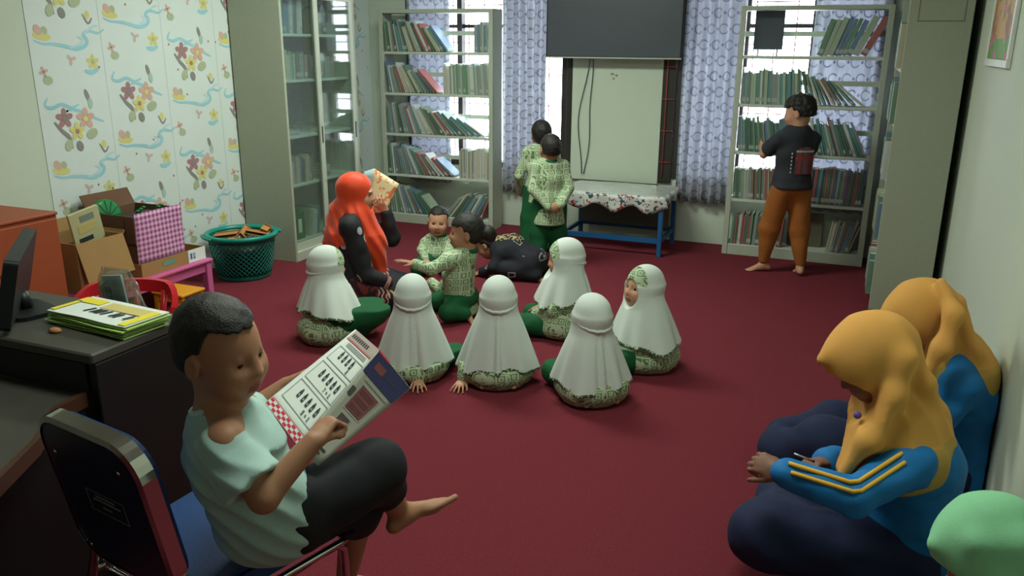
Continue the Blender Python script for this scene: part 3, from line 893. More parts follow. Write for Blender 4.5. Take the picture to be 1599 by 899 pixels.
# ------------------------------------------------------------------ desk, monitor, papers (left foreground)
t = empty('desk', (-2.3, 1.3, 0), label='black wooden desk with a raised back ledge in the left foreground', cat='desk')
def part(mb, nm, mt, par, root=None):
    root = root or par
    o = mb.build(nm, mt, par)
    if par is root: o.matrix_parent_inverse = Matrix.Translation(-Vector(root.location))
    return o
DX = -1.76
b = MB(); b.bbox((-3.0, 1.42, .69), (DX, 1.77, .72), .005); part(b, 'raised_ledge', m_black_wood, t)
b = MB(); b.prism([(-3.0, .7), (-1.50, .70), (-1.56, .95), (-1.68, 1.18), (-1.79, 1.32), (-1.80, 1.42), (-3.0, 1.42)], .575, .60)
part(b, 'desk_top', m_black_wood, t)
b = MB()
ed = [(-1.50, .70), (-1.56, .95), (-1.68, 1.18), (-1.79, 1.32), (-1.80, 1.418)]
poly = ed + [(x - .012, y) for x, y in ed[::-1]]
b.prism(poly, .601, .6085); b.prism([(x + .006, y) for x, y in ed] + [(x + .0002, y) for x, y in ed[::-1]], .57, .6085)
part(b, 'wood_edging', m_brown_edge, t)
b = MB(); b.bbox((DX - .03, 1.43, 0), (DX - .002, 1.765, .689), .003); part(b, 'side_panel', m_dark, t)
b = MB(); b.bbox((-2.95, 1.74, .05), (DX - .032, 1.76, .689), .002); part(b, 'back_panel', m_dark, t)
b = MB(); b.bbox((-1.83, .75, 0), (-1.80, 1.415, .574), .003); part(b, 'side_panel', m_dark, t)
b = MB(); b.bbox((-2.95, 1.422, .605), (DX - .032, 1.44, .689), .002); part(b, 'riser_board', m_dark, t)

# monitor seen from behind/side
t = empty('monitor', (-2.235, 1.60, .7205), math.radians(-14), label='dark computer monitor standing on the desk ledge at the left picture edge', cat='monitor')
b = MB()
b.prism(rrect(.46, .20, .012, 3), -.018, .018, 0, TR(0, 0, .112) @ rotZ(math.radians(-30)) @ rotX(math.radians(90 - 14)))
b.build('screen_housing', m_dark, t)
b = MB(); b.prism(rrect(.43, .17, .004, 2), .018, .0186, 0, TR(0, 0, .112) @ rotZ(math.radians(-30)) @ rotX(math.radians(90 - 14))); b.build('screen', m_tv, t)
b = MB(); b.tube([(0, .01, .012), (0, .0, .06)], .02, 10); b.build('stand_neck', m_dark, t)
b = MB(); b.prism(rrect(.2, .14, .05), 0.0008, .012); b.build('stand_base', m_dark, t)

# papers on the ledge
P0 = Vector((-2.09, 1.560, .7210)); ux = Vector((.33, -.02, 0)).normalized(); uy = Vector((.02, .33, 0)).normalized()
rg3 = random.Random(3)
for i in range(6):
    b = MB(); n = 12; wv = rg3.uniform(0, 6); W_, D_ = .325, .150
    vs = []
    for k in range(n + 1):
        for j in (0, 1):
            x = W_ * k / n; y = j * D_
            z = .0012 * math.sin(3 * x * 9 + wv) * (1 - j * .6) + .0015
            vs.append((x, y, z)); 
    nn = len(vs); vs += [(a, c, e + .003) for a, c, e in vs]
    fs = []
    for k in range(n):
        a = 2 * k; fs.append((a + 1, a + 3, a + 2, a)[::1]); fs.append((nn + a, nn + a + 2, nn + a + 3, nn + a + 1))
        fs.append((a, a + 2, nn + a + 2, nn + a)); fs.append((nn + a + 1, nn + a + 3, a + 3, a + 1))
    fs.append((0, nn, nn + 1, 1)); fs.append((2 * n, 2 * n + 1, nn + 2 * n + 1, nn + 2 * n))
    top = (i == 5)
    b.add(vs, fs, 0)
    if top:
        zt = .0060
        b.box((.0, .095, zt), (.10, .133, zt + .0006), 1); b.box((.002, .01, zt), (.02, .10, zt + .0006), 1)
        b.box((.12, .08, zt), (.31, .128, zt + .0006), 3); b.box((.29, .005, zt), (.32, .128, zt + .0007), 1)
        for q, x in enumerate((.10, .125, .14, .15, .17, .205, .22, .262)):
            b.add([(x, .04, zt + .001), (x + .011, .04, zt + .001), (x + .022, .074, zt + .001), (x + .011, .074, zt + .001)], [(0, 1, 2, 3)], 2)
    o = b.build('worksheet_booklet', [m_paper if top else m_papergreen, m_yellowprint, m_ink, m_gold], loc=P0 + Vector((rg3.uniform(-.006, .006) + .002 * i, rg3.uniform(-.005, .005), .0066 * i)), rot=(0, 0, math.radians(-5 + rg3.uniform(-2, 2))))
    setp(o, ('yellow and white printed booklet on top of the paper pile on the black desk' if top else 'pale green booklet, %s from the bottom of the paper pile on the desk' % NTH[i]), 'booklet', 'booklets piled on the desk')
b = MB(); b.lathe([(.0, 0), (.012, .001), (.014, .006), (.009, .011), (0, .012)], 14, 0, sx=1.5)
setp(b.build('eraser', mat('tan_rubber', (180, 120, 84), .7), loc=(-1.995, 1.51, .7205)), 'small tan rubber lump beside the paper pile on the desk', 'eraser')

# ------------------------------------------------------------------ clear bag leaning behind the desk ledge
t = empty('plastic_bag', (-2.10, 1.84, .66), label='clear plastic bag of papers and green things standing behind the desk', cat='bag')
# ------------------------------------------------------------------ red child's chair
RC = Vector((-2.74, 2.38, 0)); 
t2 = empty('plastic_chair', RC, math.radians(28), label='red plastic child chair with curved arms behind the black desk', cat='chair')
b = MB(); b.prism(rrect(.34, .32, .06), .24, .258); 
b.build('seat', m_redplastic, t2)
for sx in (-1, 1):
    for sy in (-1, 1):
        b = MB(); b.tube([(sx * .17, sy * .16, 0), (sx * .135, sy * .125, .24)], [.016, .022], 8); b.build('leg', m_redplastic, t2)
b = MB(); pts = []
for k in range(25):
    a = math.radians(-200 + 220 * k / 24 + 0)
    q = abs(k - 12) / 12
    pts.append((.21 * math.cos(math.radians(-20 + 220 * k / 24)), .03 + .19 * math.sin(math.radians(-20 + 220 * k / 24)), .50 - .12 * max(0, q - .45) ** 1.2 * 2 - (.10 * max(0, q - .85) / .15)))
vs = []; 
for i, p in enumerate(pts):
    p = Vector(p); o_ = Vector((p.x, p.y - .03, 0)).normalized()
    for (dz, dr) in ((.0, -.012), (0.0, .012), (-.055, .010), (-.055, -.012)): vs.append(p + o_ * dr + Vector((0, 0, dz)))
fs = []
for i in range(24):
    for k in range(4):
        l = (k + 1) % 4; fs.append((4 * i + k, 4 * i + l, 4 * i + 4 + l, 4 * i + 4 + k))
fs.append((3, 2, 1, 0)); fs.append((96, 97, 98, 99))
b.add(vs, fs, 0); b.build('curved_back_rail', m_redplastic, t2)
for a in (50, 90, 130):
    b = MB(); x, y = .205 * math.cos(math.radians(a)), .03 + .185 * math.sin(math.radians(a))
    b.tube([(x * .8, y * .8, .25), (x, y, .46)], .014, 8); b.build('spindle', m_redplastic, t2)
for s in (-1, 1):
    b = MB(); b.tube([(s * .165, -.09, .25), (s * .20, -.04, .33), (s * .20, .0, .37)], .015, 8); b.build('arm_post', m_redplastic, t2)

# bag body: crumpled pouch, local to t
b = MB(); n = 20; rows = 12; rg4 = random.Random(8)
for k in range(rows + 1):
    q = k / rows; w = .085 + .012 * math.sin(5 * q) - .03 * max(0, q - .8) * 3; d = .032 * (1 - q ** 2 * .8) + .003
    for i in range(n):
        a = 2 * math.pi * i / n
        j = 1 + .10 * math.sin(3 * a + 7 * q) + .06 * rg4.uniform(-1, 1)
        b.v.append((w * math.cos(a) * j + .03 * (1 - q), d * math.sin(a) * j - .01 * q, .19 * q))
for k in range(rows):
    for i in range(n):
        l = (i + 1) % n; b.f.append([k * n + i, k * n + l, (k + 1) * n + l, (k + 1) * n + i]); b.m.append(0); b.sm.append(False)
b.f.append(list(range(n))[::-1]); b.m.append(0); b.sm.append(False)
b.build('plastic_film', glass_mat('clear_plastic_film', (.9, .93, .92), .22, .12, haze=.12), t)
b = MB(); b.bbox((-.035, -.012, .01), (.05, -.004, .165), .001, 0, rotY(math.radians(-8))); b.bbox((-.05, -.002, .01), (.03, .006, .15), .001, 2, rotY(math.radians(-16)))
b.box((-.03, -.0135, .03), (.0, -.012, .13), 1, rotY(math.radians(-8)))
b.build('folded_papers', [mat('pale_blue_paper', (176, 196, 196), .7), mat('blue_green_print', (110, 160, 160), .7), m_gold], t)
b = MB(); b.bbox((.02, -.02, .008), (.085, -.013, .05), .002); b.build('green_packet', m_green_p, t)
t.location = (-2.115, 1.81, .0); 
# a low dark stool carries the bag behind the desk
b = MB(); b.bbox((-.15, -.055, .60), (.15, .055, .62), .004); 
for sx in (-1, 1):
    for sy in (-1, 1): b.box((sx * .13 - .012, sy * .04 - .01, 0), (sx * .13 + .012, sy * .04 + .01, .60))
setp(b.build('narrow_stand', m_dark, loc=(-2.11, 1.845, 0)), 'narrow dark stand behind the desk that carries the clear plastic bag', 'stand')
t.location = (-2.115, 1.845, .6212)

# ------------------------------------------------------------------ orange cupboards by the left wall
for i, (v0, v1, zt, uu, lab) in enumerate(((1.75, 2.38, .70, -3.58, 'orange wooden cupboard, the nearer of the two at the left edge'),
                                          (2.395, 2.80, .70, -3.56, 'orange wooden cupboard, the farther of the two, beside the pink bench'))):
    t = empty('cupboard', (UL + .21, (v0 + v1) / 2, 0), label=lab, cat='cupboard', group='orange cupboards')
    b = MB(); b.bbox((UL + .012, v0, 0), (uu, v1, zt - .016), .004); part(b, 'body', m_orange_wood, t)
    b = MB(); b.bbox((UL + .012, v0, zt - .0155), (uu + .012, v1, zt), .004); part(b, 'top', m_orange_wood, t)
    b = MB(); b.bbox((uu + .0005, v0 + .012, .03), (uu + .014, v1 - .012, zt - .03), .003); d = part(b, 'door', m_orange_wood, t)
    b = MB(); b.tube([(uu + .014, v0 + .06, .38), (uu + .032, v0 + .06, .385), (uu + .032, v0 + .06, .455), (uu + .014, v0 + .06, .46)], .004, 8)
    o = b.build('door_handle', m_chrome, d)

# ------------------------------------------------------------------ pink bench
BZ = .25
t = empty('bench', (-3.70, 3.28, 0), label='long low pink wooden bench carrying the cardboard boxes', cat='bench')
b = MB(); b.bbox((-3.93, 2.84, BZ - .018), (-3.48, 3.74, BZ), .004); part(b, 'bench_top', m_pink, t)
for (x, y) in ((-3.90, 2.87), (-3.51, 2.87), (-3.90, 3.71), (-3.51, 3.71)):
    b = MB(); b.bbox((x - .022, y - .022, 0), (x + .022, y + .022, BZ - .0185), .004); part(b, 'leg', m_pink, t)
b = MB(); b.box((-3.515, 2.893, BZ - .075), (-3.50, 3.687, BZ - .019)); b.box((-3.91, 2.893, BZ - .075), (-3.895, 3.687, BZ - .019))
b.box((-3.88, 3.70, BZ - .075), (-3.533, 3.715, BZ - .019)); b.box((-3.88, 2.865, BZ - .075), (-3.533, 2.88, BZ - .019)); part(b, 'apron', m_pink, t)
# yellow stool frame under/behind
t = empty('stool', (-3.38, 3.34, 0), label='small yellow stool frame standing in front of the pink bench', cat='stool')
for sx in (-1, 1):
    for sy in (-1, 1):
        b = MB(); b.box((sx * .09 - .011, sy * .07 - .011, 0), (sx * .09 + .011, sy * .07 + .011, .159)); b.build('leg', m_yellowp, t)
b = MB(); b.bbox((-.11, -.09, .16), (.11, .09, .175), .004); b.build('stool_top', m_yellowp, t)
b = MB(); b.box((-.078, -.078, .125), (.078, -.066, .158)); b.box((-.078, .066, .125), (.078, .078, .158)); b.build('stool_rail', m_yellowp, t)

# ------------------------------------------------------------------ cardboard boxes
def open_box(name, lo, hi, th, mt, inner, label, flaps=(), extra=None, cat='box'):
    cx, cy = (lo[0] + hi[0]) / 2, (lo[1] + hi[1]) / 2
    t = empty(name, (cx, cy, lo[2]), label=label, cat=cat)
    hx, hy, H = (hi[0] - lo[0]) / 2, (hi[1] - lo[1]) / 2, hi[2] - lo[2]
    b = MB()
    b.box((-hx, -hy, 0), (hx, hy, th)); b.box((-hx, -hy, th), (-hx + th, hy, H)); b.box((hx - th, -hy, th), (hx, hy, H))
    b.box((-hx + th, -hy, th), (hx - th, -hy + th, H)); b.box((-hx + th, hy - th, th), (hx - th, hy, H))
    b.build('box_body', mt, t)
    for (side, L, ang) in flaps:
        b = MB()
        if side == 'E': T = TR(hx, 0, H) @ rotY(math.radians(ang)); b.box((0, -hy + .002, -th), (L, hy - .002, 0), 0, T)
        if side == 'W': T = TR(-hx, 0, H) @ rotY(math.radians(-ang)); b.box((-L, -hy + .002, -th), (0, hy - .002, 0), 0, T)
        if side == 'N': T = TR(0, hy, H) @ rotX(math.radians(-ang)); b.box((-hx + .002, 0, -th), (hx - .002, L, 0), 0, T)
        if side == 'S': T = TR(0, -hy, H) @ rotX(math.radians(ang)); b.box((-hx + .002, -L, -th), (hx - .002, 0, 0), 0, T)
        b.build('box_flap', mt, t)
    return t
z = BZ + .001
bx = open_box('cardboard_box', (-3.88, 2.87, z), (-3.55, 3.17, z + .265), .006, m_card, m_card_d, 'open brown cardboard box with its wide flap folded down, on the pink bench',
         flaps=(('E', .205, 74), ('W', .07, -70), ('N', .02, -60)))
# dark things and booklet standing in the box
b = MB(); b.bbox((-.12, -.10, .0), (.10, .10, .20), .01)
o = b.build('fabric_bundle', mat('dark_brown_cloth', (70, 52, 42), .9), loc=(-3.72, 3.02, z + .0075)); setp(o, 'dark brown folded bundle inside the open cardboard box', 'bundle')
b = MB(); b.bbox((-.004, -.085, 0), (.014, .085, .20), .002); b.box((.0142, -.06, .03), (.0152, .02, .055), 1); b.box((.0142, -.05, .08), (.0152, .05, .125), 2); b.box((.0142, -.03, .14), (.0152, .05, .175), 3)
o = b.build('printed_carton', [mat('cream_card', (196, 192, 150), .7), m_ink, m_gold, mat('grey_green_print', (130, 146, 128), .7)], loc=(-3.70, 3.085, z + .2095), rot=(math.radians(12), math.radians(8), math.radians(-8)))
setp(o, 'cream printed carton standing up out of the open cardboard box', 'carton')
# shallow tray
TRY = open_box('cardboard_tray', (-3.90, 3.235, z), (-3.52, 3.72, z + .075), .006, m_card, m_card_d, 'shallow brown cardboard tray under the pink gingham box')
b = MB(); b.box((.1905, -.09, .03), (.1915, .0, .055), 0); b.build('green_sticker', mat('green_sticker', (96, 150, 130), .6), TRY)
b = MB(); b.box((.1905, .105, .0), (.1915, .242, .075), 0); b.box((.13, .2425, .0), (.1915, .2435, .075), 0); b.box((.1915, .12, .02), (.1923, .135, .055), 1); b.box((.1915, .143, .02), (.1923, .158, .03), 1); b.box((.1915, .143, .035), (.1923, .148, .055), 1); b.box((.1915, .153, .02), (.1923, .158, .055), 1)
b.build('white_label', [m_paper, mat('blue_print', (40, 110, 170), .6)], TRY)
GX = open_box('gingham_box', (-3.88, 3.245, z + .0065), (-3.545, 3.58, z + .335), .006, m_card_d, m_card_d, 'tall cardboard box faced with pink gingham cloth, standing in the cardboard tray',
              flaps=(('W', .10, -62),))
b = MB(); n = 16; hh = .26
for k in range(n + 1):
    for j in range(13):
        y = -.172 + .344 * k / n; zq = .06 + .285 * j / 12
        b.v.append((.1745 + .003 * math.sin(14 * y + 3 * zq * 4), y, zq))
for k in range(n):
    for j in range(12):
        a = k * 13 + j; b.f.append([a, a + 13, a + 14, a + 1]); b.m.append(0); b.sm.append(True)
o = b.build('gingham_cloth', m_gingham, GX)
md = o.modifiers.new('s', 'SOLIDIFY'); md.thickness = .002
b = MB(); b.box((.11, -.1775, .18), (.175, -.1745, .33)); b.box((.13, -.185, .22), (.15, -.178, .30), 0, rotX(.2)); b.build('loose_cloth_strip', m_card_d, GX)
b = MB(); b.box((.172, -.215, .2), (.178, -.16, .225), 0, rotX(math.radians(24)))
b.build('white_tag', m_paper, GX)
# green round toy on the far side of the gingham box
b = MB(); b.lathe([(0, -.012), (.08, -.012), (.10, -.004), (.10, .004), (.08, .012), (0, .012)], 28, 0)
for k in range(6):
    a = k * math.pi / 6; T = rotZ(a); b.box((-.088, -.003, .0122), (.088, .003, .0135), 1, T)
o = b.build('toy_disc', [m_green_p, mat('dark_green', (10, 70, 34), .5)], loc=(-3.83, 3.33, z + .3), rot=(math.radians(0), math.radians(76), math.radians(0)))
setp(o, 'round green striped disc peeking over the pink gingham box', 'toy')
b = MB()
b.box((-.06, -.05, 0), (.06, .05, .004));
for k in range(6):
    a = k; b.tube([(-.05 + .02 * k, -.03 + .012 * (k % 3), .004), (-.052 + .022 * k, -.02, .03)], .005, 6)
b.build; 
# filling inside the gingham box
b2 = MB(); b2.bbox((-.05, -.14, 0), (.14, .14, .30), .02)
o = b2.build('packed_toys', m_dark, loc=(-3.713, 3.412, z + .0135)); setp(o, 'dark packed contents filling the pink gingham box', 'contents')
for k in range(5):
    b = MB(); b.tube([(0, 0, 0), (.0, .0, .012), (.02, .01, .03)], .006, 8); b.lathe([(0, 0), (.012, .002), (.014, .008), (0, .014)], 10, 0, TR(.02, .01, .03))
    o = b.build('toy_peg', m_green_p, loc=(-3.62 - .03 * (k % 3), 3.32 + .05 * k, z + .3142)); setp(o, 'small green toy peg, %s from the near side, atop the gingham box' % NTH[k], 'toy', 'green toy pegs')

# ------------------------------------------------------------------ turquoise basket
BC0 = Vector((-3.66, 4.21, 0))
t = empty('laundry_basket', BC0, label='turquoise openwork plastic basket full of cardboard pieces beside the cabinet', cat='basket')
Rb, Rt, Hb = .165, .215, .30
def rad(z): return Rb + (Rt - Rb) * (z / Hb) ** .8
b = MB()
b.lathe([(0, 0.0), (Rb, 0.0), (Rb + .004, .012), (Rb + .004, .03), (Rb - .004, .03), (Rb - .006, .008), (0, .008)], 40)
for sgn in (-1, 1):
    for k in range(36):
        a0 = 2 * math.pi * k / 36; pts = []
        for j in range(9):
            q = j / 8; zz = .03 + .225 * q; a = a0 + sgn * q * 1.25; r = rad(zz); pts.append((r * math.cos(a), r * math.sin(a), zz))
        b.tube(pts, .0042, 5)
b.lathe([(rad(.25) - .004, .25), (rad(.25) + .003, .25), (rad(.28) + .003, .285), (rad(.28) - .004, .285), (rad(.25) - .004, .25)], 40)
b.build('basket_wall', mat('deep_turquoise_plastic', (10, 104, 92), .4), t)
b = MB(); r0 = Rt
b.lathe([(r0 - .012, .283), (r0 - .01, .30), (r0 + .012, .303), (r0 + .022, .295), (r0 + .02, .275), (r0 + .012, .275), (r0 + .010, .288), (r0 - .004, .288), (r0 - .012, .283)], 48)
b.build('basket_rim', m_teal, t)
for a0 in (60, 240):
    b = MB(); pts = [((Rt + .03) * math.cos(math.radians(a0 + q)), (Rt + .03) * math.sin(math.radians(a0 + q)), .288 + .0) for q in range(-20, 21, 5)]
    b.tube(pts, .010, 8); b.build('basket_handle', m_teal, t)
rg5 = random.Random(12)
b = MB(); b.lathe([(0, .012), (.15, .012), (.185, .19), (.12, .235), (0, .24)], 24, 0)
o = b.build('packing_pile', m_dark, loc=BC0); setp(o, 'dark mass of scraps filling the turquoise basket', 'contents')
lbs = ['long brown cardboard strip lying across the left of the turquoise basket', 'upright folded cardboard strip in the middle of the turquoise basket', 'cardboard wedge lying at the right of the turquoise basket', 'short cardboard offcut at the back of the turquoise basket', 'small cardboard scrap at the front of the turquoise basket']
spec = [((-.09, -.04, .275), (.16, .05, .02), (10, -8, 20)), ((.0, .03, .29), (.05, .13, .02), (20, 50, 40)), ((.09, .05, .285), (.15, .06, .02), (-6, 12, 30)), ((.11, .11, .30), (.05, .05, .03), (20, 20, 10)), ((.02, -.09, .262), (.09, .04, .015), (6, 0, -20))]
for (p, s, r), lb in zip(spec, lbs):
    b = MB(); T = Euler([math.radians(q) for q in r]).to_matrix().to_4x4()
    b.box((-s[0] / 2, -s[1] / 2, -s[2] / 2), (s[0] / 2, s[1] / 2, -s[2] / 2 + .003), 0, T); b.box((-s[0] / 2, -s[1] / 2, -s[2] / 2), (-s[0] / 2 + .003, s[1] / 2, s[2] / 2), 0, T)
    b.box((-s[0] / 2, s[1] / 2 - .003, -s[2] / 2), (s[0] / 2, s[1] / 2, s[2]), 0, T); b.box((-s[0] / 2, -s[1] / 2, s[2] / 2), (s[0] / 2, s[1] / 2, s[2] / 2 + .003), 0, T)
    o = b.build('cardboard_offcut', mat('orange_brown_card', (186, 132, 78), .85, var=.1), loc=BC0 + Vector(p)); setp(o, lb, 'cardboard', 'cardboard pieces in the turquoise basket')

# cord on the floor by the left bookcase
b = MB(); b.tube([(-3.60, 6.0, .004), (-3.52, 5.92, .03), (-3.50, 5.86, .14), (-3.56, 5.9, .20), (-3.66, 6.02, .10), (-3.64, 6.05, .005)], .004, 6)
setp(b.build('power_cord', m_dark), 'thin dark cord looping at the foot of the left bookcase', 'cord')

# ------------------------------------------------------------------ blue chair (near left)
CH = empty('office_chair', (-1.30, 1.31, 0), math.radians(-10), label='chrome-framed chair with dark blue back and blue seat holding the reading boy', cat='chair')
# local: +y forward, seat front at y=.22
def trap(wr, wf, d0, d1, r, n=5):
    P = []
    for (x, y, a0) in ((wf / 2 - r, d1 - r, 0), (-wf / 2 + r, d1 - r, 90), (-wr / 2 + r, d0 + r, 180), (wr / 2 - r, d0 + r, 270)):
        for k in range(n + 1):
            a = math.radians(a0 + 90 * k / n); P.append((x + r * math.cos(a), y + r * math.sin(a)))
    return P
SZ = .375
b = MB(); b.prism(trap(.36, .42, -.17, .24, .05), SZ - .038, SZ - .0)
b.prism(trap(.34, .40, -.16, .23, .05), SZ, SZ + .012)
b.build('seat', m_bluefab, CH)
b = MB(); P = trap(.385, .445, -.18, .252, .06, 6)
b.tube([(x, y, SZ - .05) for x, y in P], .010, 8, close=True)
b.build('seat_frame', m_chrome, CH)
LEAN = math.radians(10)
BT = TR(0, -.20, SZ + .0) @ rotX(LEAN) @ rotX(math.radians(90))   # local XY of panel -> x, z
bw, bh = .35, .385
def backpt(x, z, y=0): return BT @ Vector((x, z, -y))
b = MB(); pr = [(x, y + .015 + bh / 2) for x, y in rrect(bw - .03, bh - .03, .07, 6)]
b.prism(pr, -.001, .013, 0, BT); b.build('back_shell', m_navyvinyl, CH)
b = MB(); b.prism([(x, y) for x, y in pr], -.035, -.0015, 0, BT); b.build('back_cushion', m_bluefab, CH)
b = MB()
pp = [(x, y + .015 + bh / 2) for x, y in rrect(bw, bh, .08, 7)]
vs = []; N_ = len(pp)
pin = [(x, y + .015 + bh / 2) for x, y in rrect(bw - .024, bh - .024, .07, 7)]
for (o_, i_) in zip(pp, pin):
    for (q, zz) in ((o_, -.020), (o_, .012), (i_, .016), (i_, -.024)): vs.append((q[0], q[1], zz))
fs = []
for i in range(N_):
    j = (i + 1) % N_
    for k in range(4):
        l = (k + 1) % 4; fs.append((4 * i + k, 4 * j + k, 4 * j + l, 4 * i + l))
b.add(vs, fs, 0, BT, smooth=False); o = b.build('back_rim', m_chrome, CH)
for (x, z_) in ((-.12, .06), (.12, .06), (-.12, .31), (.11, .33)):
    b = MB(); b.lathe([(0, .014), (.005, .0145), (.005, .0175), (0, .0185)], 10, 0, BT @ TR(x, z_, 0)); b.build('rivet', m_chrome, CH)
b = MB(); lw, lh = .13, .055; cx, cz = .01, .21
for (a0, a1, c0, c1) in ((cx - lw / 2, cx + lw / 2, cz - lh / 2, cz - lh / 2 + .0014), (cx - lw / 2, cx + lw / 2, cz + lh / 2 - .0014, cz + lh / 2), (cx - lw / 2, cx - lw / 2 + .0014, cz - lh / 2, cz + lh / 2), (cx + lw / 2 - .0014, cx + lw / 2, cz - lh / 2, cz + lh / 2)):
    b.box((a0, c0, .0132), (a1, c1, .0140), 0, BT)
for (q, w0, w1) in ((.014, -.035, .03), (.004, -.045, .045), (-.012, -.02, .012)):
    x = w0
    while x < w1: b.box((cx + x, cz + q, .0132), (cx + x + .005, cz + q + .005, .0139), 0, BT); x += .0068
b.build('printed_label', mat('faded_silver_print', (120, 128, 128), .6), CH)
# legs: U frames
for s in (-1, 1):
    b = MB(); x = s * .205
    b.tube([(x * 1.04, .20, 0), (x * 1.02, .215, .24), (x, .215, SZ - .085), (x, .19, SZ - .065), (x, .15, SZ - .061)], .011, 10); b.build('leg', m_chrome, CH)
    b = MB(); b.tube([(x * 1.05, -.25, 0), (x * .98, -.20, SZ - .09), (x * .93, -.195, SZ - .05)] + [tuple(backpt(s * (bw / 2 - .012), q, .004)) for q in (.01, .03, .06)], .011, 10); b.build('leg', m_chrome, CH)
    b = MB(); b.tube([(x * .96, -.19, SZ - .062), (x * 1.0, .2, SZ - .062)], .009, 8); b.build('side_rail', m_chrome, CH)
# ------------------------------------------------------------------ implicit-surface modelling (numpy)
def V(*a): return np.array(a, dtype=np.float64)
def nrm(v): v = np.asarray(v, float); return v / (np.linalg.norm(v) + 1e-12)
_rs = np.random.RandomState(7)
_LAT = _rs.rand(32, 32, 32).astype(np.float32)
def vnoise(P, f):
    """smooth value noise, P (...,3), f scalar or triple"""
    Q = P * np.asarray(f, np.float32) + 100.37
    I = np.floor(Q).astype(np.int32); F = (Q - I).astype(np.float32); F = F * F * (3 - 2 * F)
    I &= 31; J = (I + 1) & 31
    x0, y0, z0 = I[..., 0], I[..., 1], I[..., 2]; x1, y1, z1 = J[..., 0], J[..., 1], J[..., 2]
    fx, fy, fz = F[..., 0], F[..., 1], F[..., 2]
    c = lambda a, b, d: _LAT[a, b, d]
    return ((c(x0, y0, z0) * (1 - fx) + c(x1, y0, z0) * fx) * (1 - fy) + (c(x0, y1, z0) * (1 - fx) + c(x1, y1, z0) * fx) * fy) * (1 - fz) + \
           ((c(x0, y0, z1) * (1 - fx) + c(x1, y0, z1) * fx) * (1 - fy) + (c(x0, y1, z1) * (1 - fx) + c(x1, y1, z1) * fx) * fy) * fz - 0.5

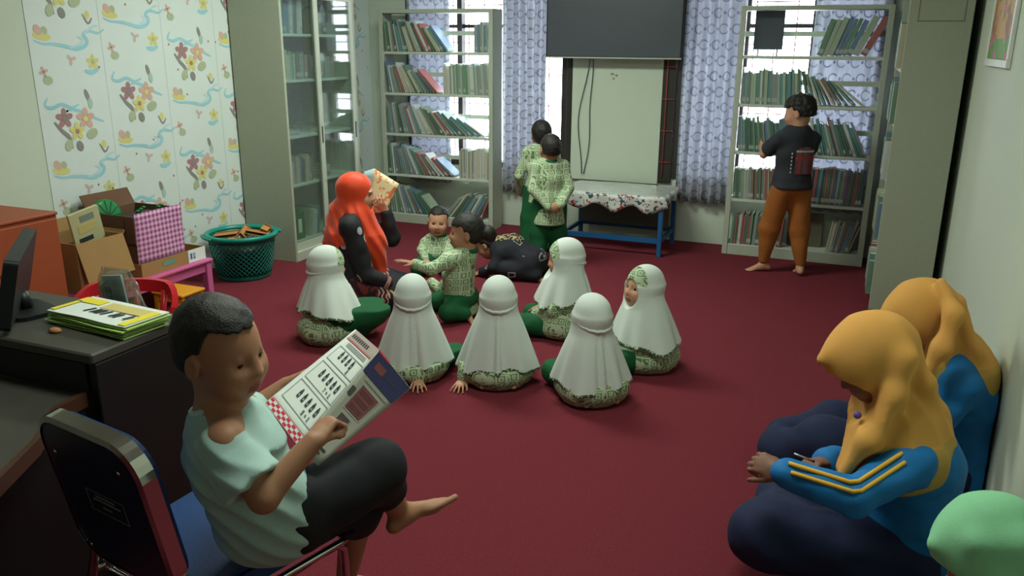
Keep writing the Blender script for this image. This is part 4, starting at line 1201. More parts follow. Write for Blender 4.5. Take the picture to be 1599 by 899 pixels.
class Field:
    def __init__(s, lo, hi, h):
        s.lo = np.asarray(lo, float); s.h = h
        s.n = np.ceil((np.asarray(hi, float) - s.lo) / h).astype(int) + 1
        s.D = np.full(s.n, 0.3, np.float32)
    def block(s, lo, hi, m):
        a = np.maximum(np.floor((np.asarray(lo) - m - s.lo) / s.h).astype(int), 0)
        b = np.minimum(np.ceil((np.asarray(hi) + m - s.lo) / s.h).astype(int) + 1, s.n)
        if np.any(b <= a): return None, None
        ax = [(s.lo[i] + s.h * np.arange(a[i], b[i])).astype(np.float32) for i in range(3)]
        P = np.stack(np.meshgrid(*ax, indexing='ij'), -1)
        return (slice(a[0], b[0]), slice(a[1], b[1]), slice(a[2], b[2])), P
    def op(s, fn, lo, hi, k=0.0, mode='u'):
        sl, P = s.block(lo, hi, max(3 * s.h, k * 1.5) + .004)
        if sl is None: return s
        d = fn(P); A = s.D[sl]
        if mode == 'u':
            if k > 0:
                hh = np.maximum(k - np.abs(A - d), 0) / k; s.D[sl] = np.minimum(A, d) - hh * hh * k * .25
            else: s.D[sl] = np.minimum(A, d)
        elif mode == 's':
            if k > 0:
                hh = np.maximum(k - np.abs(A + d), 0) / k; s.D[sl] = np.maximum(A, -d) + hh * hh * k * .25
            else: s.D[sl] = np.maximum(A, -d)
        elif mode == 'd': s.D[sl] = A + d
        return s
    def ell(s, c, r, R=None, k=.01, mode='u'):
        c = np.asarray(c, float); r = np.asarray(r, float) * np.ones(3); Rm = np.eye(3) if R is None else R
        ext = np.sqrt(((Rm * r) ** 2).sum(1))
        rf = r.astype(np.float32)
        def fn(P):
            q = (P - c.astype(np.float32)) @ Rm.astype(np.float32) / rf
            k0 = np.sqrt((q * q).sum(-1)) + 1e-6; q2 = q / rf; k1 = np.sqrt((q2 * q2).sum(-1)) + 1e-6
            return k0 * (k0 - 1) / k1
        return s.op(fn, c - ext, c + ext, k, mode)
    def cap(s, a, b, ra, rb=None, k=.01, mode='u', flat=False, sq=None):
        a = np.asarray(a, float); b = np.asarray(b, float); rb = ra if rb is None else rb
        ba = b - a; L2 = float(ba @ ba) + 1e-12; R = max(ra, rb)
        af, bf = a.astype(np.float32), ba.astype(np.float32)
        def fn(P):
            pa = P - af; t = (pa @ bf) / L2; h = np.clip(t, 0, 1)
            d = pa - h[..., None] * bf
            if sq is not None:   # squash: (axis, factor)
                ax = np.asarray(sq[0], np.float32); e = d @ ax; d = d + (e * (sq[1] - 1))[..., None] * ax
            dd = np.sqrt((d * d).sum(-1)) - (ra + (rb - ra) * h)
            if flat:
                L = math.sqrt(L2); dd = np.maximum(dd, np.maximum(-t, t - 1) * L)
            return dd
        return s.op(fn, np.minimum(a, b) - R, np.maximum(a, b) + R, k, mode)
    def chain(s, pts, rs, k=.01, mode='u'):
        for i in range(len(pts) - 1): s.cap(pts[i], pts[i + 1], rs[i], rs[i + 1], k, mode)
        return s
    def all(s, fn):
        ax = [(s.lo[i] + s.h * np.arange(s.n[i])).astype(np.float32) for i in range(3)]
        P = np.stack(np.meshgrid(*ax, indexing='ij'), -1); s.D = fn(P, s.D).astype(np.float32); return s
    def floor(s, z=0.001):
        zz = (s.lo[2] + s.h * np.arange(s.n[2])).astype(np.float32)
        s.D = np.maximum(s.D, z - zz[None, None, :]); return s
    def mesh(s):
        D = s.D; D[0] = D[-1] = .3; D[:, 0] = D[:, -1] = .3; D[:, :, 0] = D[:, :, -1] = .3
        S = D < 0; n = s.n
        cnt = np.zeros(n - 1, np.int8)
        for i in (0, 1):
            for j in (0, 1):
                for k in (0, 1): cnt += S[i:n[0] - 1 + i, j:n[1] - 1 + j, k:n[2] - 1 + k]
        act = (cnt > 0) & (cnt < 8)
        I = np.argwhere(act)
        if len(I) == 0: return np.zeros((0, 3)), np.zeros((0, 4), int)
        idx = np.full(n - 1, -1, np.int32); idx[tuple(I.T)] = np.arange(len(I))
        cor = np.array([(i, j, k) for i in (0, 1) for j in (0, 1) for k in (0, 1)])
        val = np.stack([D[I[:, 0] + c[0], I[:, 1] + c[1], I[:, 2] + c[2]] for c in cor], 1)
        acc = np.zeros((len(I), 3)); w = np.zeros(len(I))
        for e0 in range(8):
            for ax in range(3):
                if cor[e0][ax] == 0:
                    c1 = cor[e0].copy(); c1[ax] = 1; e1 = c1[0] * 4 + c1[1] * 2 + c1[2]
                    a, b = val[:, e0], val[:, e1]; m = (a < 0) != (b < 0)
                    t = np.where(m, a / np.where(m, a - b, 1), 0)
                    p = cor[e0][None, :] + t[:, None] * (c1 - cor[e0])[None, :]
                    acc[m] += p[m]; w[m] += 1
        Vt = (I + acc / w[:, None]) * s.h + s.lo
        Q = []
        for ax in range(3):
            o1, o2 = (ax + 1) % 3, (ax + 2) % 3
            sa = [slice(None)] * 3; sb = [slice(None)] * 3
            sa[ax] = slice(0, -1); sb[ax] = slice(1, None)
            A, B = S[tuple(sa)], S[tuple(sb)]
            E_ = np.argwhere(A != B)
            E_ = E_[(E_[:, o1] > 0) & (E_[:, o2] > 0) & (E_[:, o1] < n[o1] - 1) & (E_[:, o2] < n[o2] - 1)]
            if len(E_) == 0: continue
            d1 = np.zeros(3, int); d1[o1] = 1; d2 = np.zeros(3, int); d2[o2] = 1
            g = lambda X: idx[X[:, 0], X[:, 1], X[:, 2]]
            q = np.stack([g(E_ - d1 - d2), g(E_ - d2), g(E_), g(E_ - d1)], 1)
            ins = A[tuple(E_.T)]
            q[~ins] = q[~ins][:, ::-1]
            Q.append(q)
        return Vt, np.concatenate(Q)
    def build(s, name, mats, parent=None, base=None, matfn=None, smooth=2, label=None, simplify=None):
        xs = (s.lo[0] + s.h * np.arange(s.n[0])).astype(np.float32)[:, None, None]
        s.D = np.maximum(s.D, xs - (0.56 - .010))   # nothing passes the right wall
        Vt, Q = s.mesh()
        # light Laplacian relaxation
        for _ in range(smooth):
            acc = np.zeros_like(Vt); w = np.zeros(len(Vt))
            for a, b in ((0, 1), (1, 2), (2, 3), (3, 0)):
                np.add.at(acc, Q[:, a], Vt[Q[:, b]]); np.add.at(w, Q[:, a], 1)
                np.add.at(acc, Q[:, b], Vt[Q[:, a]]); np.add.at(w, Q[:, b], 1)
            Vt = Vt * .55 + .45 * acc / np.maximum(w, 1)[:, None]
        me = bpy.data.meshes.new(name)
        base = np.zeros(3) if base is None else np.asarray(base, float)
        me.vertices.add(len(Vt)); me.vertices.foreach_set('co', (Vt - base).astype(np.float32).ravel())
        me.loops.add(len(Q) * 4); me.loops.foreach_set('vertex_index', Q.astype(np.int32).ravel())
        me.polygons.add(len(Q)); me.polygons.foreach_set('loop_start', np.arange(0, len(Q) * 4, 4, dtype=np.int32))
        try: me.polygons.foreach_set('loop_total', np.full(len(Q), 4, np.int32))
        except Exception: pass
        mats = mats if isinstance(mats, (list, tuple)) else [mats]
        for m in mats: me.materials.append(m)
        if matfn is not None:
            C = Vt[Q].mean(1); me.polygons.foreach_set('material_index', np.asarray(matfn(C), np.int32))
        me.polygons.foreach_set('use_smooth', np.ones(len(Q), bool))
        me.update(); me.validate()
        o = bpy.data.objects.new(name, me); COL.objects.link(o)
        if parent is not None: o.parent = parent
        if label: o['label'] = label
        return o

def Rz(a): c, s_ = math.cos(a), math.sin(a); return np.array([[c, -s_, 0], [s_, c, 0], [0, 0, 1.0]])
def Rx(a): c, s_ = math.cos(a), math.sin(a); return np.array([[1, 0, 0], [0, c, -s_], [0, s_, c]])
def Ry(a): c, s_ = math.cos(a), math.sin(a); return np.array([[c, 0, s_], [0, 1, 0], [-s_, 0, c]])
def phi2yaw(phi): return YAW - math.radians(phi)   # phi: clockwise from the camera's heading

class Head:
    """adult-size template, s scales; phi heading, pitch down +, roll right +"""
    def __init__(s, c, phi, pitch=0, roll=0, sc=1.0, child=False, ears=True):
        s.ears = ears
        s.c = np.asarray(c, float); s.s = sc; s.child = child
        s.R = Rz(phi2yaw(phi)) @ Rx(-math.radians(pitch)) @ Ry(math.radians(roll))
    def P(s, x, y, z): return s.c + s.R @ (V(x, y, z) * s.s)
    def surf(s, x, z):
        g = lambda c, r: c[0] + r[1] * math.sqrt(max(0, 1 - (x / r[0]) ** 2 - ((z - c[1]) / r[2]) ** 2))
        return max(g((-.012, .032), (.073, .092, .082)), g((.016, -.018), (.062, .074, .076)))
    def loc(s, C): return (C - s.c) @ s.R / s.s
    def add(s, F, neck_to=None, rn=.046, mouth=0):
        S = s.s; e = lambda p, r, k=.012, mode='u', Rr=None: F.ell(s.P(*p), np.array(r) * S, s.R if Rr is None else s.R @ Rr, k * S, mode)
        e((0, -.012, .032), (.073, .092, .082), .01)
        e((0, .016, -.018), (.062, .074, .076), .03)
        ch = s.child
        if ch:
            e((0, .050, -.066), (.028, .028, .024), .035); e((0, .016, -.052), (.048, .05, .034), .03)
        else:
            e((0, .048, -.075), (.032, .034, .030), .035); e((0, .012, -.062), (.050, .05, .036), .03)
        for x in (-1, 1):
            e((x * .036, .054, -.032), (.028, .028, .028) if ch else (.025, .026, .028), .03)      # cheek
            e((x * .031, .088, .004), (.019, .012, .011), .014, 's')   # socket
            if not ch: e((x * .031, .083, .022), (.022, .010, .007), .014)        # brow
            if s.ears:
                e((x * .079, -.006, -.008), (.0085, .018, .029), .006)
                e((x * .087, -.001, -.005), (.006, .009, .015), .005, 's')
        if ch:
            F.cap(s.P(0, .084, .002), s.P(0, .0955, -.022), .006 * S, .0098 * S, .014 * S)
        else: F.cap(s.P(0, .086, .008), s.P(0, .100, -.026), .0075 * S, .0115 * S, .014 * S)
        for x in (-1, 1): e((x * .011, .089 if ch else .092, -.026 if ch else -.030), (.0085, .008, .006), .008)
        e((0, .086, -.052), (.021, .011, .006), .006)
        e((0, .083, -.062), (.018, .011, .007), .006)
        e((0, .099, -.0565), (.02, .008, .0018 + mouth), .003, 's')
        if neck_to is not None: F.cap(s.P(0, -.02, -.05), neck_to, rn * S, rn * 1.08 * S, .03 * S)
    def lips(s, C):
        L = s.loc(C); return (np.abs(L[:, 0]) < .022) & (L[:, 2] < -.047) & (L[:, 2] > -.069) & (L[:, 1] > .082)
    def face_parts(s, parent, base, brow=True, closed=0.0):
        """eyes and eyebrows as children"""
        for x in (-1, 1):
            b = MB(); n = 14; r = .0125 * s.s; c = s.P(x * .030, .0665, .003)
            T = Matrix.Translation(c - base) @ Matrix(s.R.tolist()).to_4x4()
            rings = 9; prof = []
            for i in range(rings + 1):
                a = math.pi * i / rings; prof.append((max(r * math.sin(a), 0), -r * math.cos(a)))
            b.lathe(prof, n, 0, T @ rotX(math.radians(-90)))
            mi = []
            for fi, f in enumerate(b.f):
                ring = fi // n; b.m[fi] = 1 if ring >= rings - 3 else 0
            b.build('eye', [m_eye, m_iris], parent)
            if brow:
                b = MB(); pts = [s.P(x * (.013 + .034 * q), s.surf(.013 + .034 * q, .023 + .006 * math.sin(q * 2.6)) + .0012, .023 + .006 * math.sin(q * 2.6)) - base for q in (0, .25, .5, .75, 1)]
                b.tube(pts, [.001 * s.s, .0019 * s.s, .002 * s.s, .0016 * s.s, .0008 * s.s], 6); b.build('eyebrow', m_hair, parent)
    def lids(s, F, closed):
        S = s.s
        for x in (-1, 1):
            F.ell(s.P(x * .030, .0665, .004 + .018 * (1 - closed)), np.array((.0145, .0145, .0125)) * S, s.R, .003 * S)
            F.ell(s.P(x * .030, .0665, -.0145), np.array((.014, .0138, .008)) * S, s.R, .003 * S)
    def hair(s, name, parent, base, h=.004, thick=.010, front=.062, nape=-.055, amp=.003, extra=None, freq=60, mats=None):
        c = s.P(0, 0, 0); S = s.s
        F = Field(c - .17 * S, c + .17 * S, h)
        F.ell(s.P(0, -.014, .034), np.array((.073 + thick, .092 + thick, .082 + thick * 1.3)) * S, s.R, .01)
        F.ell(s.P(0, -.045, -.01), np.array((.064 + thick * .6, .052 + thick * .6, .06)) * S, s.R, .02 * S)
        def cut(P, D):
            L = ((P - s.c.astype(np.float32)) @ s.R.astype(np.float32)) / S
            y, z, x = L[..., 1], L[..., 2], np.abs(L[..., 0])
            t = np.clip((y + .034) / .056, 0, 1); t = t * t * (3 - 2 * t)
            line = nape + (front - nape) * t
            # sideburn dip
            line = line - .03 * np.exp(-((y - .008) / .010) ** 2) * (x > .04)
            line = line + .018 * vnoise(L, (70, 70, 20)) - .10 * np.clip((.055 - np.abs(y - 0.06)), 0, 0) 
            n = vnoise(P, freq) * amp * 2 * S + vnoise(P, freq * 2.3) * amp * S
            Dn = D + n
            return np.maximum(Dn, (line - z) * S * .8)
        F.all(cut)
        for x in (-1, 1): F.ell(s.P(x * .086, .002, -.006), np.array((.022, .024, .036)) * S, s.R, .004, 's')
        if extra: extra(F)
        return F.build(name, m_hair, parent, base, smooth=1)

def hand(F, w, d, n, s=1.0, side=1, curl=(10, 25, 20), spread=6, thumb=(35, 20), k=.004):
    """w wrist, d forward, n palm-facing normal; side=+1 thumb on +x where x = d x n"""
    d = nrm(d); n = np.asarray(n, float); n = nrm(n - d * (n @ d)); x = np.cross(d, n)
    A = lambda a, b, c: w + (d * a + x * b + n * c) * s
    Rm = np.stack([x, d, n], 1)
    F.ell(A(.045, 0, 0), np.array((.038, .052, .014)) * s, Rm, .014 * s)
    F.cap(A(0, 0, 0), A(.03, 0, 0), .024 * s, .026 * s, .012 * s, sq=(n, 1.35))
    L = ((.040, .026, .020), (.045, .029, .021), (.042, .027, .021), (.033, .021, .018))
    for i in range(4):
        off = (.028 - i * .0185) * side
        base = A(.082 - abs(i - 1.2) * .004, off, 0)
        sp = math.radians((1.5 - i) * spread) * side
        dd = nrm(d * math.cos(sp) + x * math.sin(sp)); th = 0; p = A(.06, off * .85, 0)
        F.cap(p, base, .0095 * s, .009 * s, .008 * s)
        p = base; r = .0088 * s
        for j in range(3):
            th += math.radians(curl[j] if not isinstance(curl[j], (list, tuple)) else curl[j][i])
            q = p + (dd * math.cos(th) + n * math.sin(th)) * L[i][j] * s
            F.cap(p, q, r, r * .9, k * s); p = q; r *= .9
    a, c = math.radians(thumb[0]), math.radians(thumb[1])
    td = nrm(d * math.cos(a) + x * side * math.sin(a) * math.cos(c) + n * math.sin(c) * .7)
    p0 = A(.012, .018 * side, .004); p1 = p0 + td * .042 * s; td2 = nrm(td + d * .35); p2 = p1 + td2 * .030 * s; p3 = p2 + nrm(td2 + d * .2 + n * .2) * .022 * s
    F.cap(p0, p1, .014 * s, .011 * s, .012 * s); F.cap(p1, p2, .0105 * s, .0098 * s, .004 * s); F.cap(p2, p3, .0098 * s, .0085 * s, .003 * s)

def foot(F, ankle, toe, upv=(0, 0, 1), s=1.0):
    """ankle joint, toe tip direction point; sole opposite to upv"""
    ankle = np.asarray(ankle, float); f = nrm(np.asarray(toe, float) - ankle); u = np.asarray(upv, float); u = nrm(u - f * (u @ f)); x = np.cross(f, u)
    A = lambda a, b, c: ankle + (f * a + x * b + u * c) * s
    F.cap(A(-.035, 0, -.035), A(.02, 0, -.03), .026 * s, .027 * s, .02 * s)
    F.cap(A(0, 0, -.01), A(.11, 0, -.045), .032 * s, .022 * s, .02 * s)
    F.ell(A(.12, 0, -.048), np.array((.040, .045, .016)) * s, np.stack([x, f, u], 1), .02 * s)
    for i, (o, L, r) in enumerate(((.026, .052, .0125), (.008, .048, .009), (-.007, .044, .0085), (-.020, .038, .008), (-.031, .031, .0075))):
        F.cap(A(.13 - i * .005, o, -.05), A(.13 - i * .005 + L, o * 1.1, -.052), r * s, r * .9 * s, .004 * s)
# ------------------------------------------------------------------ people
CAMP = V(0, 0, 1.5)
_fw, _rt, _up = np.array(fw), np.array(rt), np.array(up)
_hd = V(-math.sin(YAW), math.cos(YAW), 0)
def at(px, py, D):
    """world point seen at pixel (px,py) at forward ground distance D"""
    d = _fw * FPX + _rt * (px - 799.5) - _up * (py - 449.5)
    return CAMP + d * (D / (d @ _hd))
def person_root(name, base, label, group=None):
    return empty(name, Vector(base), label=label, cat='person', group=group)

def bounds(pts, m):
    A = np.array(pts); return A.min(0) - m, A.max(0) + m
def torso(F, J, s, r=0.0, k=.03, pel=True, wide=1.0):
    a = nrm(J['shR'] - J['shL'])
    sq = (a, .80 / wide)
    F.cap(J['pel'], J['che'], .098 * s + r, .100 * s + r, k, sq=sq)
    F.cap(J['che'], J['nek'] * .75 + J['che'] * .25, .100 * s + r, .072 * s + r, k, sq=sq)
    for q in ('shL', 'shR'): F.cap(J['che'] * .25 + J['nek'] * .75, J[q], .052 * s + r, .048 * s + r, k)
def arms(F, J, s, r=0.0, k=.015, sides='LR', to=None, tap=(.044, .036, .026), fl=False):
    for q in sides:
        sh, el, wr = J['sh' + q], J['el' + q], J['wr' + q]
        if to == 'short':
            e = sh + (el - sh) * .78; F.cap(sh, sh + (el - sh) * .35, tap[0] * s + r, tap[0] * s + r * 1.2, k); F.cap(sh + (el - sh) * .2, e, tap[0] * s + r * 1.1, tap[1] * s + r * 2.0, .01, flat=True)
        else:
            w = wr if to is None else el + (wr - el) * to
            F.cap(sh, el, tap[0] * s + r, tap[1] * s + r, k); F.cap(el, w, tap[1] * s + r, tap[2] * s + r, k if to is None else .01)
def legs(F, J, s, r=0.0, k=.02, sides='LR', to=None, tap=(.075, .052, .034)):
    for q in sides:
        hi, kn, an = J['hi' + q], J['kn' + q], J['an' + q]
        F.cap(hi, kn, tap[0] * s + r, tap[1] * s + r, k)
        w = an if to is None else kn + (an - kn) * to
        F.cap(kn, w, tap[1] * s + r, (tap[2] * s if to is None else (tap[1] + (tap[2] - tap[1]) * to) * s) + r, k)
def sym(P, d):
    return {k: P(v) for k, v in d.items()}
def wrinkle(F, amp, f):
    F.all(lambda P, D: D + amp * vnoise(P, f) * 2 + amp * .6 * vnoise(P, tuple(x * 2.1 for x in (f if isinstance(f, tuple) else (f, f, f)))))

# ---- seated girls in white khimar
def girl(base, phi, hphi, label, s=1.0, top=.50, lean=(0, 0), rx=.175, ry=.165, hem=.075, pitch=0, hands=(), knees=None, seed=0, open_face=True, closed=.3, band=True, mats=None, roll=0, kr=1.0):
    base = V(*base); yaw = phi2yaw(phi); R = Rz(yaw)
    W = lambda x, y, z: base + R @ (V(x, y, z) * s)
    root = person_root('person', base, label, 'seated girls in white khimars')
    hs = .90 * s
    hc = base + R @ V(lean[0], lean[1], 0) + V(0, 0, top - .128 * hs)
    H = Head(hc, hphi, pitch, roll, hs, child=True, ears=False)
    nek = hc + V(0, 0, -.085 * s) - R @ V(0, .012, 0)
    J = dict(pel=W(0, -.02, .10), che=W(lean[0] * .6, lean[1] * .6, .24), nek=nek, shL=W(-.085, 0, .275), shR=W(.085, 0, .275),
             elL=W(-.125, .03, .17), elR=W(.125, .03, .17), wrL=W(-.07, .14, .12), wrR=W(.07, .14, .12),
             hiL=W(-.05, -.02, .09), hiR=W(.05, -.02, .09), knL=W(-.10, .19, .065), knR=W(.10, .19, .065), anL=W(-.07, -.05, .045), anR=W(.07, -.05, .045))
    for (q, p, el, d, n) in hands:
        J['wr' + q] = W(*p); J['el' + q] = W(*el)
    lo, hi = bounds(list(J.values()) + [hc + V(0, 0, .13), base], .10)
    F = Field(lo, hi, .0062 if not hands else .005)
    torso(F, J, .72 * s, .0); arms(F, J, .62 * s); legs(F, J, .62 * s)
    H.add(F, nek)
    if open_face: H.lids(F, closed)
    for q in 'LR':
        F.cap(J['an' + q], J['an' + q] + R @ V(0, -.07, -.02), .022, .016, .01)
    for (q, p, el, d, n) in hands:
        hand(F, J['wr' + q], R @ nrm(V(*d)), R @ nrm(V(*n)), .66 * s, side=1 if q == 'L' else -1, curl=(14, 16, 12), spread=12)
    done = [h_[0] for h_ in hands]
    for q in 'LR':
        if q not in done: hand(F, J['wr' + q], nrm(R @ V(0, 1, -.3)), V(0, 0, -1), .62 * s, side=1 if q == 'L' else -1)
    F.floor(); BOD = F
    if open_face: H.face_parts(root, base)
    # tunic
    F = Field(lo - .03, hi + .03, .0075)
    torso(F, J, .80 * s, .012); arms(F, J, .66 * s, .012, to=.92)
    F.ell(W(0, -.01, .07), (.165 * s, .155 * s, .10 * s), R, .04); F.ell(W(0, .08, .06), (.13 * s, .12 * s, .07 * s), R, .04)
    wrinkle(F, .006, (22, 22, 9)); F.op(lambda P: np.sqrt(((P - nek.astype(np.float32)) ** 2).sum(-1)) - .05 * s, nek - .05, nek + .05, .005, 's'); F.floor()
    TUN = F; HIDE = (lo, hi)
    # dark green skirt over the folded legs
    F = Field(lo - .04, hi + .02, .0075)
    kk = knees or ((-.10, .19, .065), (.10, .19, .065))
    for (q, kp) in zip('LR', kk):
        K = W(*kp); F.cap(J['hi' + q], K, .062 * s * kr, .055 * s * kr, .03); F.cap(K, J['an' + q] + R @ V(0, .03 if kr == 1 else .16, 0), .052 * s * kr, .042 * s * kr, .03)
    wrinkle(F, .006, (14, 14, 20)); F.floor()
    F.all(lambda P, D: np.maximum(D, P[..., 2] - .30))
    SKT = F
    # khimar
    hemz = hem; c0 = hc + V(0, 0, -.035 * s) - R @ V(0, .012, 0); c1 = W(lean[0] * .3, -.0 + lean[1] * .3, 0); c1[2] = 0
    rs = random.Random(seed); p1, p2, p3 = rs.uniform(0, 6), rs.uniform(0, 6), rs.uniform(0, 6)
    zt = hc[2] - .02 * s
    F = Field(V(base[0] - .27, base[1] - .27, 0), V(base[0] + .27, base[1] + .27, top + .05), .0056)
    Rf = R.astype(np.float32)
    def veil(P):
        z = P[..., 2]; t = np.clip((zt - z) / (zt - hemz), 0, 1.15)
        cx = c0[0] + (c1[0] - c0[0]) * t; cy = c0[1] + (c1[1] - c0[1]) * t
        dx, dy = P[..., 0] - cx, P[..., 1] - cy
        lx = dx * Rf[0, 0] + dy * Rf[1, 0]; ly = dx * Rf[0, 1] + dy * Rf[1, 1]
        th = np.arctan2(ly, lx)
        prof = t ** .80
        r_x = (.070 + (rx - .070) * prof) * s; r_y = (.076 + (ry - .076) * prof) * s
        fold = 1 + t * (.055 * np.sin(6 * th + p1 + 1.5 * np.sin(th * 2 + p2)) + .030 * np.sin(11 * th + p3)) 
        # deep central fold at the back
        back = np.abs(((th + math.pi / 2 + math.pi) % (2 * math.pi)) - math.pi)
        fold = fold - .10 * np.exp(-((back - .15) / .09) ** 2) * np.clip(t * 3, 0, 1) + .04 * np.exp(-((back + .1) / .2) ** 2) * np.clip(t * 3, 0, 1)
        q = np.sqrt((lx / r_x) ** 2 + (ly / r_y) ** 2) / fold
        d = (q - 1) * np.minimum(r_x, r_y) * .8
        hz = hemz + .016 * np.sin(2 * th + p2) + .007 * np.sin(7 * th + p1)
        return np.maximum(np.maximum(d, (hz - z) * .9), z - zt - .03)
    def under_(P, D):
        v_ = veil(P); th = np.arctan2((P[..., 0] - c1[0]) * Rf[0, 1] + (P[..., 1] - c1[1]) * Rf[1, 1], (P[..., 0] - c1[0]) * Rf[0, 0] + (P[..., 1] - c1[1]) * Rf[1, 0])
        return np.where(P[..., 2] > hemz + .025, np.maximum(D, v_ + .008), D)
    BOD.all(lambda P, D: np.where((P[..., 2] > hemz + .025) & (P[..., 2] < hc[2] - .055 * s) & (((P[..., 0] - hc[0]) ** 2 + (P[..., 1] - hc[1]) ** 2 > (.078 * s) ** 2) | (P[..., 2] < hc[2] - .115 * s)), np.maximum(D, veil(P) + .010), D))
    BOD.build('body', [m_skin, m_lip], root, base, matfn=lambda C: H.lips(C).astype(int))
    TUN.all(under_); TUN.build('tunic', m_batik_small, root, base); SKT.all(under_); SKT.build('skirt', m_green_cloth, root, base)
    F.op(veil, V(base[0] - .26, base[1] - .26, 0), V(base[0] + .26, base[1] + .26, zt + .05), 0.0)
    F.D = F.D
    F.ell(H.P(0, -.014, .032), np.array((.087, .106, .097)) * hs, H.R, .045 * s)
    F.ell(H.P(0, .008, -.035), np.array((.076, .080, .080)) * hs, H.R, .04)
    F.ell(H.P(0, .112, -.024), np.array((.061, .108, .078)) * hs, H.R, .008, 's')
    # hollow under the hem so that it reads as cloth
    F.ell((c1[0], c1[1], hemz - .035), (rx * .86, ry * .86, .05), R, .01, 's')
    def mf(C):
        th = np.arctan2((C - c1) @ R[:, 1], (C - c1) @ R[:, 0])
        hz = hemz + .016 * np.sin(2 * th + p2) + .007 * np.sin(7 * th + p1)
        L = H.loc(C)
        m = np.zeros(len(C), int)
        m[C[:, 2] < hz + .013] = 1
        m[(L[:, 2] > .028) & (L[:, 1] > .036) & (L[:, 2] < .16)] = 2
        return m
    F.build('khimar', [m_khimar, m_lace, m_batik_small], root, base, matfn=mf)
    if band:
        b = MB(); pts = []
        for a in range(-112, 113, 8):
            r_ = math.radians(a); pts.append(H.P(.0885 * math.sin(r_), -.012 - .104 * math.cos(r_) + .0, .004 - .034 * math.cos(r_) + .002 * math.sin(a * .5)) - base)
        b.tube(pts, .0075 * s, 8); b.build('tie_band', m_khimar, root)
    return root

girl((-1.785, 3.15, 0), -4, -6, 'girl from behind in white khimar, nearest the open magazine, one hand on the carpet', seed=3, top=.495,
     hands=(('R', (.02, -.13, .035), (.10, -.10, .14), (.15, -1, -.1), (0, 0, -1)),), knees=((-.10, .19, .065), (.18, .12, .075)), rx=.18, ry=.16, hem=.07)
girl((-1.392, 3.235, 0), 0, 0, 'girl from behind in white khimar, middle of front row, left hand on carpet', seed=5, top=.51,
     hands=(('L', (-.16, -.06, .03), (-.14, .0, .14), (-.3, -1, -.1), (0, 0, -1)),), rx=.185, ry=.165, hem=.085)
girl((-.945, 3.228, 0), -18, -22, 'girl seen from behind in white khimar, nearest of the group, at its right end', seed=9, top=.485, lean=(-.01, .0), rx=.18, ry=.165, hem=.085)
girl((-2.43, 3.40, 0), 60, 64, 'leftmost girl in white khimar, green skirt over raised knees, facing the woman in orange', seed=12, top=.50, lean=(-.03, .02), rx=.19, ry=.165, hem=.16, roll=4, pitch=4,
     knees=((.02, .22, .17), (.13, .21, .165)), kr=1.35)
girl((-1.328, 3.97, 0), -75, -92, 'girl in white khimar seen in profile facing left, farthest back of the seated girls', seed=15, top=.53, lean=(.0, .0), rx=.165, ry=.16, hem=.19, pitch=6,
     knees=((-.10, .19, .065), (.10, .19, .065)))
girl((-.812, 3.69, 0), -100, -118, 'rightmost girl in white khimar, face visible under a green batik brim', seed=21, top=.51, lean=(.0, .03), rx=.19, ry=.165, hem=.14, pitch=-6, closed=.15)

# ---- generic clothed figure
def figure(root, base, J, s, H, skin, h=.006, hands={}, feet={}, body_floor=True, hs=1.0, mouth=0, lids=.3, arm_s=None, brow=True):
    lo, hi = bounds(list(J.values()) + [H.c + V(0, 0, .12)], .13)
    F = Field(lo, hi, h)
    torso(F, J, s); arms(F, J, arm_s or s); legs(F, J, s); H.add(F, J['nek'], mouth=mouth); H.lids(F, lids)
    for q in 'LR':
        if q in hands:
            d, n, kw = hands[q]; hand(F, J['wr' + q], d, n, kw.pop('s', .75 * s), side=1 if q == 'L' else -1, **kw)
        if q in feet: foot(F, J['an' + q], feet[q][0], feet[q][1], feet[q][2] if len(feet[q]) > 2 else s)
    if body_floor: F.floor()
    F.build('body', [skin, m_lip], root, base, matfn=lambda C: H.lips(C).astype(int))
    H.face_parts(root, base, brow=brow)
    return lo, hi

# ---- teacher in the orange scarf
B0 = V(-2.60, 3.93, 0); D0 = 4.60
root = person_root('person', B0, 'woman in bright orange headscarf and black patterned dress kneeling on the carpet')
Hc = at(557, 303, D0)
H = Head(Hc, 88, 2, 0, .98, ears=False)
Rt_ = Rz(phi2yaw(82))
W = lambda x, y, z: B0 + Rt_ @ V(x, y, z)
J = dict(pel=W(0, -.02, .17), che=W(0, -.01, .42), nek=Hc + V(0, 0, -.105) - Rt_ @ V(0, .02, 0), shL=W(-.155, -.01, .515), shR=W(.155, -.01, .515),
         elR=at(572, 428, 4.46), wrR=at(606, 444, 4.50), elL=at(612, 372, 4.74), wrL=at(603, 332, 4.72),
         hiL=W(-.08, .0, .16), hiR=W(.08, .0, .16), knL=W(-.12, .26, .09), knR=W(.12, .25, .09), anL=W(-.10, -.04, .06), anR=W(.10, -.04, .06))
lo, hi = figure(root, B0, J, 1.0, H, m_skin, h=.0055, mouth=.002, lids=.45,
                hands={'R': (nrm(at(622, 462, 4.47) - J['wrR']), V(.2, 0, -1), dict(s=.78, curl=(12, 15, 15))),
                       'L': (nrm(at(592, 314, 4.70) - J['wrL']), nrm(V(.0, .6, -.3)), dict(s=.78, curl=(20, 40, 35)))})
F = Field(lo - .05, hi + .05, .008)
torso(F, J, 1.0, .018, wide=1.0); arms(F, J, 1.0, .014, to=.94)
F.cap(W(0, -.02, .17), W(0, .02, .10), .16, .17, .04)
wrinkle(F, .007, (10, 10, 16)); F.floor(.03)
F.build('dress', m_blackprint, root, B0)
F = Field(lo - .05, hi + .08, .008)
